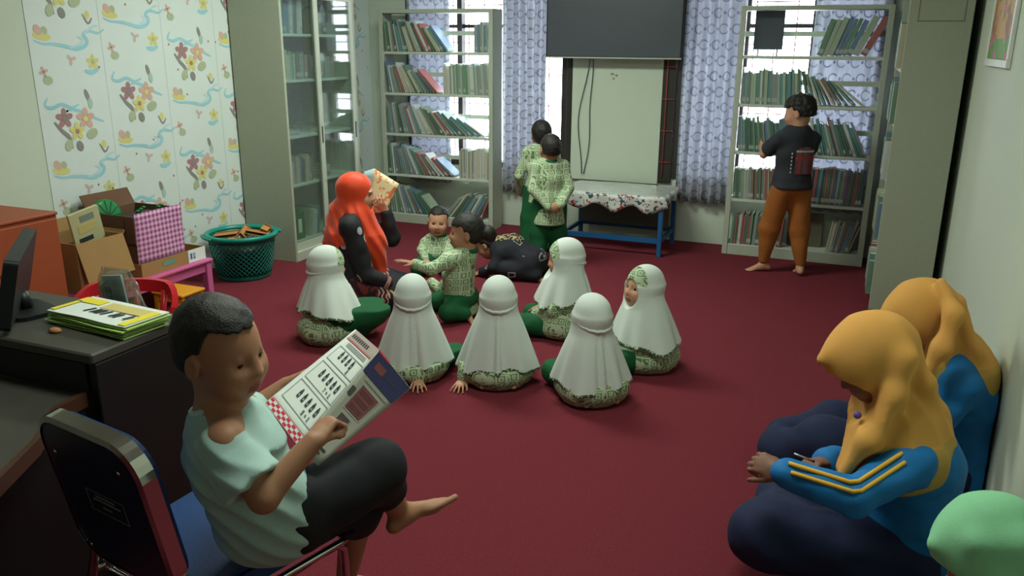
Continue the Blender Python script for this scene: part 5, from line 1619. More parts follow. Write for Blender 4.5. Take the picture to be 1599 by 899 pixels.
F.cap(W(0, -.03, .10), W(0, .20, .075), .165, .14, .03, sq=(V(0, 0, 1), 1.35)); F.ell(W(0, .05, .12), (.20, .22, .12), Rt_, .04)
F.cap(J['hiL'], J['knL'], .10, .085, .03); F.cap(J['hiR'], J['knR'], .10, .085, .03); F.cap(W(0, -.1, .06), W(0, -.30, .04), .14, .08, .05, sq=(V(0, 0, 1), 2))
wrinkle(F, .008, (9, 9, 9)); F.floor()
lapc = W(.05, .12, 0)
F.build('batik_skirt', [m_redbatik, m_hem, m_black_cloth], root, B0, matfn=lambda C: np.select([((C - B0) @ Rt_[:, 1]) > .19, ((C - B0) @ Rt_[:, 1]) > .13], [2, 1], 0))
b = MB()
for q in (.80, .84, .88, .92):
    c = J['elR'] + (J['wrR'] - J['elR']) * (q + .04); ax = Vector(nrm(J['wrR'] - J['elR'])); u = ax.orthogonal().normalized(); w_ = ax.cross(u)
    b.tube([Vector(c - B0) + (u * math.cos(a) + w_ * math.sin(a)) * .042 for a in [k * 6.283 / 14 for k in range(14)]], .0042, 6, close=True)
b.build('striped_cuff', mat('dusty_red_braid', (150, 96, 92), .7), root)
def scarf(root, base, H, drape, ridges, mats, h=.006, inflate=.014, hoody=1.0, opening=((0, .100, -.022), (.050, .075, .080)), peak=None, fold=(.006, (30, 30, 7)), lo=None, hi=None, cut=None, matfn=None, name='headscarf', k=.03, groove=None, rk=.04):
    F = Field(lo, hi, h); S = H.s; i = inflate / S
    F.ell(H.P(0, -.016, .032), np.array((.073 + i, .092 + i, .083 + i)) * S, H.R, .012)
    F.ell(H.P(0, .004, -.04), np.array((.075, .085, .09)) * S, H.R, .03)
    if peak:
        F.ell(H.P(0, .028, .012), np.array((.090, .098, .104)) * S, H.R, .03)
        F.cap(H.P(0, .010, .062), H.P(*peak), .068 * S, .010 * S, .045 * S)
    for d in drape: F.cap(*d[:4], k if len(d) < 5 else d[4], **(d[5] if len(d) > 5 else {}))
    for (pts, rs) in ridges: F.chain(pts, rs, rk)
    if groove:
        gd, gf, ga = groove; hz_ = float(H.c[2]) - .03
        if gd is None:
            F.all(lambda P, D: D + ga * np.abs(np.sin(.5 * (np.arctan2(P[..., 1] - float(H.c[1]), P[..., 0] - float(H.c[0])) * gf + 6 * vnoise(P, (4, 4, 2))))) * np.clip((float(H.c[2]) + .02 - P[..., 2]) * 7, 0, 1) - ga * .3)
            gd = _rt; ga = 0
        gd = gd.astype(np.float32)
        F.all(lambda P, D: D + ga * np.sin(P @ gd * gf + 5 * vnoise(P, 5)) * np.clip((hz_ - P[..., 2]) * 12, 0, 1))
    F.all(lambda P, D: D + fold[0] * 2 * vnoise(P, fold[1]) + fold[0] * vnoise(P, tuple(q * 1.9 for q in fold[1])))
    F.ell(H.P(*opening[0]), np.array(opening[1]) * S, H.R, .008, 's')
    if cut: F.all(cut)
    F.floor(.004)
    return F.build(name, mats, root, base, matfn=matfn)
n0 = J['nek']
dr = [(n0, at(552, 360, 4.60), .085, .15, .05), (at(556, 345, 4.58), at(580, 385, 4.62), .10, .085, .05), (at(580, 380, 4.60), at(595, 424, 4.60), .075, .035, .05), (at(535, 330, 4.62), at(522, 372, 4.66), .08, .06, .05), (at(522, 372, 4.66), at(516, 410, 4.66), .05, .03, .05)]
rid = []
scarf(root, B0, H, dr, rid, m_orange_cloth, h=.006, lo=lo - .05, hi=hi + .1, fold=(.004, (14, 14, 8)), groove=(nrm(_rt * .92 + _up * .38), 125, .0055), k=.05, opening=((0, .115, -.028), (.056, .108, .082)))

# picture book held by the teacher
def quad_sheet(mb, A, B_, C_, D_, th, mi, mb_back=None, nx=6, ny=6, bow=0.0, base=V(0, 0, 0)):
    n_ = nrm(np.cross(B_ - A, D_ - A)); vs = []
    for s_ in (0, 1):
        for j in range(ny + 1):
            for i in range(nx + 1):
                u, v = i / nx, j / ny
                p = (A * (1 - u) + B_ * u) * (1 - v) + (D_ * (1 - u) + C_ * u) * v + n_ * (bow * math.sin(math.pi * v) - s_ * th)
                vs.append(p - base)
    m = (nx + 1) * (ny + 1); f0, f1 = [], []
    for j in range(ny):
        for i in range(nx):
            a = j * (nx + 1) + i
            f0.append((a, a + 1, a + nx + 2, a + nx + 1)); f1.append((m + a + nx + 1, m + a + nx + 2, m + a + 1, m + a))
    side = []
    for i in range(nx):
        side.append((i + 1, i, m + i, m + i + 1)); a = ny * (nx + 1) + i; side.append((a, a + 1, m + a + 1, m + a))
    for j in range(ny):
        a = j * (nx + 1); side.append((a, a + nx + 1, m + a + nx + 1, m + a)); a += nx; side.append((a + nx + 1, a, m + a, m + a + nx + 1))
    off = len(mb.v)
    mb.add(vs, f0, mi, smooth=True)
    for f in f1 + side: mb.f.append([i + off for i in f]); mb.m.append(mi if mb_back is None else mb_back); mb.sm.append(False)
def bk_art():
    c = mixc(noise_tex(26, 3).gt(.52), lin((206, 190, 150)), lin((196, 112, 66)))
    return mixc(noise_tex(17, 2).gt(.60), c, lin((214, 214, 196)))
m_bkart = mat('picture_book_art', rough=.5, pattern=bk_art)
A, B_, C_, D_ = at(584, 263, 4.80), at(623, 287, 4.74), at(601, 331, 4.70), at(571, 333, 4.74)
Bb = (A + B_ + C_ + D_) / 4
t = empty('picture_book', Vector(Bb), label='open picture book with orange artwork held up by the woman in orange headscarf', cat='book')
b = MB(); quad_sheet(b, D_, C_, B_, A, .008, 0, base=Bb); b.build('right_page', m_bkart, t)
A2 = at(568, 268, 4.86)
b = MB(); quad_sheet(b, at(566, 325, 4.84), D_ + V(0, .003, 0), A + V(0, .003, 0), A2, .008, 0, base=Bb); b.build('left_page', mat('pale_blue_page', (170, 196, 206), .6), t)

# ---- small boy facing the camera
def child_seated(base, phi, H, s, label, name='person', hands={}, J_over={}, skin=m_skin, hair=True, collar=True, group=None, hairkw={}, h=.0055, hem=.06, lids=.2):
    base = V(*base); R = Rz(phi2yaw(phi)); W = lambda x, y, z: base + R @ V(x, y, z); bs = s
    root = person_root(name, base, label, group)
    J = dict(pel=W(0, -.02, .10), che=W(0, 0, H.c[2] - .22), nek=H.c + V(0, 0, -.085) - R @ V(0, .012, 0), shL=W(-.078 * bs, 0, H.c[2] - .155), shR=W(.078 * bs, 0, H.c[2] - .155),
             elL=W(-.105 * bs, .05, .15), elR=W(.105 * bs, .05, .15), wrL=W(-.06, .15, .11), wrR=W(.06, .15, .11),
             hiL=W(-.05, -.02, .09), hiR=W(.05, -.02, .09), knL=W(-.11, .20, .06), knR=W(.11, .20, .06), anL=W(-.04, .10, .045), anR=W(.04, .06, .045))
    J.update(J_over)
    hk = dict(L=(nrm(R @ V(.3, 1, -.2)), V(0, 0, -1), dict(s=.62)), R=(nrm(R @ V(-.3, 1, -.2)), V(0, 0, -1), dict(s=.62))); hk.update(hands)
    lo, hi = figure(root, base, J, .56 + .1 * (s - .9) / .1, H, skin, h=h, hands=hk, lids=lids, feet={'L': (J['anL'] + R @ V(-.05, -.10, -.02), V(0, 0, 1), .6), 'R': (J['anR'] + R @ V(.05, -.10, -.02), V(0, 0, 1), .6)})
    F = Field(lo - .04, hi + .04, .007)
    torso(F, J, .62 + .12 * (s - .9) / .1, .012); arms(F, J, .56 + .1 * (s - .9) / .1, .012, to=.92)
    F.cap(J['pel'], J['pel'] - V(0, 0, hem), .085, .105, .03)
    wrinkle(F, .005, (18, 18, 10))
    F.ell(J['nek'], .046, None, .006, 's'); F.floor(.02)
    F.build('batik_shirt', m_batik_small, root, base)
    F = Field(lo - .05, hi + .05, .0075); legs(F, J, .68, .014, to=.85); F.ell(J['pel'], (.10, .10, .08), R, .03); wrinkle(F, .005, 14); F.floor()
    F.build('green_trousers', m_green_cloth, root, base)
    if collar:
        F = Field(J['nek'] - .12, J['nek'] + .12, .005)
        F.ell(J['nek'] - V(0, 0, .012), (.066, .062, .026), R, .01); F.ell(J['nek'] + V(0, 0, .012), (.046, .046, .05), None, .004, 's')
        F.build('collar', m_green_cloth, root, base)
    if hair: H.hair('hair', root, base, **hairkw)
    return root, J, R
H = Head(at(684, 346, 5.46), 178, 6, -4, .88, child=True)
child_seated((-2.56, 4.86, 0), 178, H, .9, 'small boy in green batik shirt sitting and looking straight at the camera', hairkw=dict(thick=.004, front=.072, nape=-.03, amp=.002), J_over={})

# ---- child with hair bun reaching out to the teacher
Hc = at(727, 364, 4.48)
H = Head(Hc, -96, 0, 0, .92, child=True)
base = V(-1.99, 4.03, 0); R = Rz(phi2yaw(-62))
W = lambda x, y, z: base + R @ V(x, y, z)
def bun(F):
    F.ell(H.P(0, -.135, .0), (.048, .042, .045), H.R, .02); F.ell(H.P(.01, -.155, -.02), (.03, .03, .04), H.R, .02)
    F.all(lambda P, D: D + .002 * vnoise(P, 50))
Jo = dict(shL=at(697, 408, 4.36), elL=at(672, 420, 4.30), wrL=at(648, 412, 4.28), shR=at(722, 405, 4.58), elR=at(690, 455, 4.6), wrR=at(672, 440, 4.66), che=W(-.0, -.01, .235),
          knL=at(700, 488, 4.32), knR=at(680, 470, 4.55), anL=W(-.07, -.11, .04), anR=W(.07, -.11, .04), hiL=W(-.05, -.03, .11), hiR=W(.05, -.03, .11))
root, J, R_ = child_seated(base, -62, H, 1.0, 'child with hair bun in green batik kneeling, arm stretched towards the woman in orange', J_over=Jo, skin=m_skin_d,
    hands={'L': (nrm(at(622, 405, 4.26) - Jo['wrL']), V(0, 0, -1), dict(s=.66, curl=(5, 8, 8), spread=10))}, hairkw=dict(thick=.011, front=.055, nape=-.06, amp=.002, extra=bun))

# ---- crouching person in black behind that child
base = V(-2.0, 4.93, 0); root = person_root('person', base, 'person crouching behind the child with the bun, black top with pale square outlines')
R = Rz(phi2yaw(-70)); H = Head(base + R @ V(0, .20, .20), -70, 40, 0, .85)
W = lambda x, y, z: base + R @ V(x, y, z)
J = dict(pel=W(0, -.13, .12), che=W(0, .02, .17), nek=W(0, .13, .19), shL=W(-.09, .07, .17), shR=W(.09, .07, .17), elL=W(-.14, .10, .08), elR=W(.14, .10, .08), wrL=W(-.10, .2, .03), wrR=W(.10, .2, .03),
         hiL=W(-.06, -.13, .10), hiR=W(.06, -.13, .10), knL=W(-.11, .03, .07), knR=W(.11, .03, .07), anL=W(-.09, -.17, .045), anR=W(.09, -.17, .045))
lo, hi = figure(root, base, J, .75, H, m_skin_d, h=.0075, hands={q: (nrm(R @ V(0, 1, -.2)), V(0, 0, -1), dict(s=.6)) for q in 'LR'}, feet={q: (J['an' + q] + R @ V(0, -.11, -.02), V(0, 0, 1), .65) for q in 'LR'})
F = Field(lo - .05, hi + .05, .008); torso(F, J, .85, .014); arms(F, J, .75, .014, to=.95); legs(F, J, .75, .02); wrinkle(F, .007, 14); F.floor()
F.build('black_clothes', m_checkblack, root, base)
H.hair('hair', root, base, h=.006, thick=.01)
F = Field(lo - .05, hi + .12, .007); F.cap(W(0, .10, .20), W(.0, .0, .23), .075, .06, .02); F.cap(W(0, .0, .21), W(0, -.06, .19), .06, .04, .03); wrinkle(F, .006, 20)
F.build('batik_shawl', m_brownbatik, root, base)

# ---- two children standing by the table
def stander(base, phi, hphi, label, top, s, hs, mat_shirt, mat_pant, skin, wide_pants=0.0, arms_back=True, hemf=.36, J_over={}, hands=None, feet=None, short=False, hairkw={}, group=None, pitch=0, lift=(0, 0), pants='green_trousers', cuffs=False, lean=0.0):
    base = V(*base); R = Rz(phi2yaw(phi)); W = lambda x, y, z: base + R @ V(x, y, z)
    root = person_root('person', base, label, group)
    Hh = .128 * hs
    H = Head(W(0, lean, top - Hh), hphi, pitch, 0, hs, child=True)
    a = top
    J = dict(pel=W(0, 0, a * .50), che=W(0, lean * .6, a * .67), nek=H.c + V(0, 0, -.09 * hs) - R @ V(0, .012, 0), shL=W(-.150 * s, lean * .8, a * .755), shR=W(.150 * s, lean * .8, a * .755),
             hiL=W(-.06, 0, a * .47), hiR=W(.06, 0, a * .47), knL=W(-.07, .01, a * .26), knR=W(.07, .01, a * .26), anL=W(-.075, -.01, .055), anR=W(.075, -.01, .055))
    J.update(elL=W(-.125, -.05, a * .60), elR=W(.125, -.05, a * .60), wrL=W(-.03, -.125, a * .47), wrR=W(.04, -.125, a * .485))
    J.update({k: W(*v) for k, v in J_over.items()})
    hk = hands or {'L': (nrm(R @ V(1, .0, -.2)), R @ V(0, 1, 0), dict(s=.62, curl=(25, 35, 25))), 'R': (nrm(R @ V(-1, .0, -.3)), R @ V(0, 1, 0), dict(s=.62, curl=(25, 35, 25)))}
    ft = {'L': (J['anL'] + R @ V(-.02, .14, -.02), V(0, 0, 1), s * 1.05), 'R': (J['anR'] + R @ V(.02, .14, -.02), V(0, 0, 1), s * 1.05)}
    if feet: ft.update(feet)
    lo, hi = figure(root, base, J, s, H, skin, h=.006, hands=hk, feet=ft)
    F = Field(lo - .05, hi + .05, .0075); torso(F, J, s * 1.05, .016); arms(F, J, s, .014, to='short' if short else .93)
    F.cap(J['pel'] + V(0, 0, .02), J['pel'] + V(0, 0, a * hemf - a * .5), .105 * s + .018, .115 * s + .026, .03, flat=False, sq=(nrm(J['shR'] - J['shL']), .82))
    wrinkle(F, .006, (16, 16, 8)); F.ell(J['nek'] + V(0, 0, .01), .045 * hs, None, .006, 's')
    hz = a * hemf; F.all(lambda P, D: np.maximum(D, hz + .008 * vnoise(P, 9) - P[..., 2]))
    F.build('shirt', mat_shirt, root, base)
    F = Field(lo - .08, hi + .08, .0075)
    for q in 'LR':
        F.cap(J['hi' + q], J['kn' + q], .07 * s + .02, .058 * s + .016 + wide_pants * .5, .03); F.cap(J['kn' + q], J['an' + q] + V(0, 0, .0 if not cuffs else .03), .058 * s + .016 + wide_pants * .5, .048 * s + .012 + wide_pants if not cuffs else .042 * s + .006, .02)
    F.ell(J['pel'], (.115 * s + .015, .10 * s + .02, .09), R, .04)
    wrinkle(F, .006, (14, 14, 9)); F.floor(.018)
    F.all(lambda P, D: np.maximum(D, P[..., 2] - a * .545))
    F.build(pants, mat_pant, root, base)
    H.hair('hair', root, base, **hairkw)
    return root, J, H, R, base
root, J, H, R, base = stander((-1.885, 5.26, 0), -12, -20, 'child in green batik shirt standing, hands clasped behind back, by the low table', .925, .62, .86, m_batik_small, m_green_cloth, m_skin_d, wide_pants=.018, hairkw=dict(thick=.008, nape=-.035), hemf=.33)
F = Field(J['nek'] - .12, J['nek'] + .12, .005); F.ell(J['nek'] - V(0, 0, .0), (.062, .058, .026), R, .01); F.ell(J['nek'] + V(0, 0, .03), (.045, .045, .05), None, .004, 's'); F.build('collar', m_green_cloth, root, base)
stander((-2.10, 5.66, 0), -10, -10, 'child in pale batik tunic and wide green skirt standing beside the curtain', .975, .64, .88, m_batik_small, m_green_cloth, m_skin_d, wide_pants=.045, hairkw=dict(thick=.012, nape=-.06), hemf=.38, pants='green_skirt',
        J_over=dict(elL=(-.16, .0, .57), wrL=(-.13, .10, .44), elR=(.15, .0, .57), wrR=(.12, .12, .5)), hands={'L': (nrm(R @ V(0, 1, -.4)), R @ V(1, 0, 0), dict(s=.6)), 'R': (nrm(R @ V(0, 1, -.4)), R @ V(-1, 0, 0), dict(s=.6))})
# ---- boy in black t-shirt at the right bookcase
R7 = Rz(phi2yaw(2))
root, J, H, R, base = stander((-.345, 5.73, 0), -4, -58, 'barefoot boy in black t-shirt and ochre trousers standing at the right bookcase', 1.20, .74, .94, m_blacktee, m_mustard_pants, m_skin, short=True, hemf=.49, pants='ochre_trousers', cuffs=True, pitch=10, wide_pants=.02,
        J_over=dict(elL=(-.165, .11, .80), wrL=(-.12, .28, .84), elR=(.15, .13, .82), wrR=(.11, .29, .87), anL=(-.115, .06, .055), anR=(.10, -.05, .055), knL=(-.10, .05, .31), knR=(.085, -.01, .31), hiL=(-.065, 0, .58), hiR=(.065, 0, .58), pel=(0, 0, .62), che=(0, .01, .82)),
        hands={'L': (nrm(R7 @ V(.1, 1, .2)), R7 @ V(1, 0, 0), dict(s=.66)), 'R': (nrm(R7 @ V(-.1, 1, .2)), R7 @ V(-1, 0, 0), dict(s=.66))}, hairkw=dict(thick=.016, nape=-.03, amp=.007, freq=45, front=.05),
        feet={'L': (V(-.345, 5.73, 0) + Rz(phi2yaw(-4)) @ V(-.26, .10, .03), V(0, 0, 1), .80), 'R': (V(-.345, 5.73, 0) + Rz(phi2yaw(-4)) @ V(.13, .09, .03), V(0, 0, 1), .80)})
# print on the back of the t-shirt: arch of a grey-red generic picture
b = MB(); 
def back_decal(x0, z0, w, hgt, mi, off, arch=False, n=10):
    pts = []
    if arch:
        for k in range(n + 1):
            a = math.pi * k / n; pts.append((x0 + w / 2 * math.cos(a), z0 + hgt * .6 + hgt * .4 * math.sin(a)))
        pts += [(x0 - w / 2, z0), (x0 + w / 2, z0)]
    else: pts = [(x0 - w / 2, z0), (x0 + w / 2, z0), (x0 + w / 2, z0 + hgt), (x0 - w / 2, z0 + hgt)]
    vs = []
    for x, z in pts:
        y = -math.sqrt(max(0, 1 - (x / .150) ** 2)) * .112 - off
        vs.append(R @ V(x, y, z))
    b.add(vs, [tuple(range(len(vs)))], mi)
for k in range(7):
    x = -.03 + .018 * k; hh = .14 + .035 * math.sqrt(max(0, 1 - ((k - 3) / 3.6) ** 2)); back_decal(x + .0, .70, .0182, hh, (0, 1, 0, 2, 1, 0, 0)[k], .0105)
    back_decal(x, .79, .0182, .025, 1, .0112); back_decal(x, .80 + .04, .0175, .012, 3, .0118)
for k in range(6): back_decal(-.062, .705 + .024 * k, .008, .013, 3, .0105)
b.build('shirt_print', [mat('print_greyred', (98, 62, 66), .8), mat('print_red', (140, 60, 56), .8), mat('print_grey', (96, 92, 98), .8), mat('print_pale', (170, 174, 176), .8)], root)

# ---- boy reading in the foreground
B1 = V(-1.12, 1.28, 0)
root = person_root('person', B1, 'boy in pale mint t-shirt and black shorts sitting on chair, reading a magazine')
Hc = at(345, 548, 1.56)
H = Head(Hc, 112, 8, 4, .97, child=True)
J = dict(pel=at(415, 805, 1.60), che=at(365, 705, 1.57), nek=at(345, 632, 1.57), shR=at(352, 690, 1.46), shL=at(378, 640, 1.68), elR=at(412, 777, 1.42), wrR=at(488, 690, 1.50), elL=at(380, 650, 1.76), wrL=at(448, 602, 1.80),
         hiR=at(452, 800, 1.57), hiL=at(440, 800, 1.66), knR=at(585, 735, 1.70), anR=at(622, 797, 1.83), knL=at(560, 790, 1.78), anL=at(540, 905, 1.93))
lo, hi = bounds(list(J.values()) + [Hc + V(0, 0, .12), at(690, 760, 1.85), at(540, 930, 2.1)], .11)
F = Field(lo, hi, .0042)
torso(F, J, .80); arms(F, J, .80, tap=(.046, .036, .027)); legs(F, J, .80, tap=(.08, .055, .034))
H.add(F, J['nek'], rn=.044); H.lids(F, .5)
hand(F, J['wrR'], nrm(at(514, 655, 1.55) - J['wrR']), nrm(_rt * .5 - _up * .3 + _fw * .8), .74, side=-1, curl=(62, 80, 60), spread=0, thumb=(10, 60))
hand(F, J['wrL'], nrm(at(480, 580, 1.80) - J['wrL']), nrm(-_up * .8 + _rt * .5), .74, side=1, curl=(30, 50, 30), spread=3, thumb=(20, 30))
foot(F, J['anR'], at(690, 757, 1.90), nrm(-_rt * .45 + _up * .9), .78)
foot(F, J['anL'], J['anL'] + V(.06, .14, -.03), V(0, 0, 1), .78)
F.floor(); F.all(lambda P, D: np.where((P[..., 2] < .40) & (((P - J['pel'].astype(np.float32))[..., :2] ** 2).sum(-1) < .045), np.maximum(D, .40 - P[..., 2]), D))
F.build('body', [m_skin_d, m_lip], root, B1, matfn=lambda C: H.lips(C).astype(int))
H.face_parts(root, B1)
H.hair('hair', root, B1, h=.0035, thick=.0065, front=.074, nape=-.050, amp=.0022, freq=38)
# t-shirt
F = Field(lo, hi, .0052)
JS = dict(J); JS['nek'] = at(345, 650, 1.57); JS['shR'] = at(350, 702, 1.46); JS['shL'] = at(382, 655, 1.68)
torso(F, JS, .80, .010, k=.04); arms(F, JS, .80, .020, to='short', tap=(.042, .036, .027))
F.cap(J['che'], J['pel'], .098, .112, .04); F.cap(at(385, 740, 1.54), at(432, 790, 1.56), .075, .088, .04); F.cap(at(425, 780, 1.55), at(440, 812, 1.55), .08, .085, .04); F.cap(at(440, 725, 1.60), at(410, 760, 1.60), .022, .06, .04)
_a1 = nrm(_up * .8 + _rt * .6).astype(np.float32); _cz = at(400, 760, 1.5).astype(np.float32)
F.all(lambda P, D: D + .011 * np.abs(np.sin(.5 * (P @ _a1 * 150 + 9 * vnoise(P, 6)))) * np.clip(1.4 - np.sqrt(((P - _cz) ** 2).sum(-1)) * 6, 0, 1))
wrinkle(F, .006, (12, 12, 12))
nk = JS['nek'] + V(0, 0, .048) - _rt * .008; up_n = nrm(Hc - J['che'])
F.ell(nk, (.053, .053, .050), None, .008, 's')
cutp = J['pel'] + V(0, 0, -.06); 
F.all(lambda P, D: np.maximum(D, .410 - P[..., 2]))
F.build('mint_tshirt', m_shirt_mint, root, B1); SHD = F.D.copy()
CF = Field(lo, hi, .0052)
def _col(P, D):
    q = (P - nk.astype(np.float32)) / np.float32([.053, .053, .050]); e_ = (np.sqrt((q * q).sum(-1)) - 1) * .055
    return np.maximum(SHD - .0035, np.abs(e_ - .005) - .0065)
CF.all(_col); CF.build('shirt_collar', mat('mint_rib_collar', (186, 212, 206), .85), root, B1)
# shorts
F = Field(lo, hi, .0052)
F.cap(J['pel'], J['hiR'], .105, .09, .03); F.cap(J['hiR'], J['knR'], .085, .072, .03); F.cap(J['hiL'], J['knL'], .085, .062, .03)
F.cap(J['knR'], J['knR'] + (J['anR'] - J['knR']) * .38, .07, .056, .02, flat=False); F.cap(J['knL'], J['knL'] + (J['anL'] - J['knL']) * .12, .062, .06, .02)
F.cap(J['pel'], J['hiL'], .10, .09, .03)
wrinkle(F, .007, (13, 13, 13)); F.all(lambda P, D: np.where((P[..., 2] < .393) & (((P - J['pel'].astype(np.float32)) ** 2).sum(-1) < .05), np.maximum(D, .393 - P[..., 2]), D))
F.D = np.maximum(F.D, -(SHD + .007))
F.build('black_shorts', m_shorts, root, B1)

# magazine
A = at(414, 628, 1.70); B_ = at(555, 514, 1.88); C_ = at(592, 546, 1.80); D_ = at(466, 697, 1.60); Fq = at(641, 606, 1.80); G = at(497, 727, 1.58)
Bm = (A + B_ + C_ + D_) / 4
t = empty('magazine', Vector(Bm), label='open magazine with counting exercises held by the boy on the chair', cat='magazine')
b = MB(); quad_sheet(b, D_, C_, B_, A, .002, 0, bow=0, base=Bm, nx=8, ny=8)
def page_pt(u, v, off=.003, Q=None):
    a, b_, c, d = Q or (A, B_, C_, D_)   # u along A->B, v across A->D
    p = (a * (1 - u) + b_ * u) * (1 - v) + (d * (1 - u) + c * u) * v
    n_ = nrm(np.cross(b_ - a, d - a)); n_ = n_ if n_ @ (CAMP - p) > 0 else -n_
    return p + n_ * (off - .0018) - Bm
def patch(mb, u0, u1, v0, v1, mi, off=.003, Q=None):
    nu, nv = max(1, int((u1 - u0) * 10)), max(1, int((v1 - v0) * 10))
    vs = [page_pt(u0 + (u1 - u0) * i / nu, v0 + (v1 - v0) * j / nv, off, Q) for j in range(nv + 1) for i in range(nu + 1)]
    mb.add(vs, [(j * (nu + 1) + i, j * (nu + 1) + i + 1, (j + 1) * (nu + 1) + i + 1, (j + 1) * (nu + 1) + i) for j in range(nv) for i in range(nu)], mi)
def ring(mb, u0, u1, v0, v1, mi, w=.006, Q=None):
    patch(mb, u0, u1, v0, v0 + w * 1.6, mi, .0034, Q); patch(mb, u0, u1, v1 - w * 1.6, v1, mi, .0034, Q); patch(mb, u0, u0 + w, v0, v1, mi, .0034, Q); patch(mb, u1 - w, u1, v0, v1, mi, .0034, Q)
patch(b, .0, .075, .02, .99, 1, .0030)
for i in range(3):
    for j in range(12):
        if (i + j) % 2 == 0: patch(b, .003 + .023 * i, .003 + .023 * (i + 1), .02 + .081 * j, .02 + .081 * (j + 1), 2, .0034)
patch(b, .078, .083, .02, .99, 2, .0034)
patch(b, .90, 1.0, .05, .98, 5, .0030); patch(b, .885, .893, .05, .98, 2, .0034)
for j in range(9): patch(b, .925 + .0, .965, .12 + .07 * j, .12 + .07 * j + .045, 3, .0036)
for (u0, u1) in ((.14, .36), (.39, .60), (.635, .80)): ring(b, u0, u1, .10, .97, 4)
for q in range(3): patch(b, .83 + .016 * q, .836 + .016 * q, .2, .9, 4, .0034)
for (uc, n_) in ((.265, 5), (.51, 5), (.735, 4)):
    for k in range(n_):
        v = .30 + .13 * k
        patch(b, uc - .035, uc + .03, v, v + .055, 3, .0036); patch(b, uc + .03, uc + .05, v + .012, v + .04, 3, .0037); patch(b, uc - .02, uc + .0, v + .02, v + .05, 6, .0039)
# the sums printed under each row
def glyph(mb, ch, u, v, sc):
    G_ = {'9': ['111', '101', '111', '001', '111'], '7': ['111', '001', '010', '010', '010'], '6': ['111', '100', '111', '101', '111'], '+': ['000', '010', '111', '010', '000'], '1': ['010', '110', '010', '010', '111'], '2': ['111', '001', '111', '100', '111'], '=': ['000', '111', '000', '111', '000']}
    for r, row in enumerate(G_[ch]):
        for c, x in enumerate(row):
            if x == '1': patch(mb, u - sc * r, u - sc * (r + .95), v + sc * 1.5 * c, v + sc * 1.5 * (c + .95), 3, .0038)
for (u, v, tx) in ((.205, .62, '9+1'), (.452, .62, '7+1'), (.69, .72, '6')):
    for i, ch in enumerate(tx): glyph(b, ch, u, v + .085 * i, .0085)
b.build('left_page', [m_paper, mat('page_white', (214, 214, 214), .6), m_redink, m_ink, mat('thin_grey_line', (130, 138, 140), .7), mat('pink_grey_header', (176, 156, 150), .6), mat('bottle_grey', (150, 158, 160), .6)], t)
Q2 = (D_, C_, Fq, G)
b = MB(); quad_sheet(b, G, Fq, C_ + (Fq - C_) * .004, D_ + (G - D_) * .004, .002, 0, bow=0, base=Bm, nx=8, ny=8)
patch(b, .78, .995, .02, .99, 1, .0032, Q2); patch(b, .985, 1.0, .0, .35, 2, .0038, Q2); patch(b, .86, .93, .16, .42, 4, .0036, Q2); patch(b, .88, .90, .5, .8, 6, .0036, Q2)
ring(b, .46, .71, .22, .80, 3, Q=Q2); patch(b, .475, .70, .25, .77, 4, .0034, Q2)
for q in range(3): patch(b, .49 + .07 * q, .535 + .07 * q, .3, .7, 5, .0037, Q2)
ring(b, .27, .43, .28, .66, 3, Q=Q2); patch(b, .285, .42, .31, .63, 7, .0034, Q2); patch(b, .31, .38, .36, .5, 4, .0037, Q2)
patch(b, .56, .64, .06, .18, 7, .0034, Q2); patch(b, .10, .12, .2, .8, 6, .0034, Q2); patch(b, .06, .08, .2, .7, 6, .0034, Q2); patch(b, .735, .74, .2, .9, 6, .0034, Q2)
b.build('right_page', [mat('page_shaded', (150, 150, 138), .6), mat('navy_header', (40, 42, 84), .6), m_redink, mat('pale_border', (176, 168, 164), .7), mat('dull_red_picture', (116, 62, 62), .7), mat('brown_picture', (92, 50, 48), .7), m_ink, mat('dark_picture', (70, 64, 62), .7)], t)  # right page base greyed; its tilt away from the light is in the colour

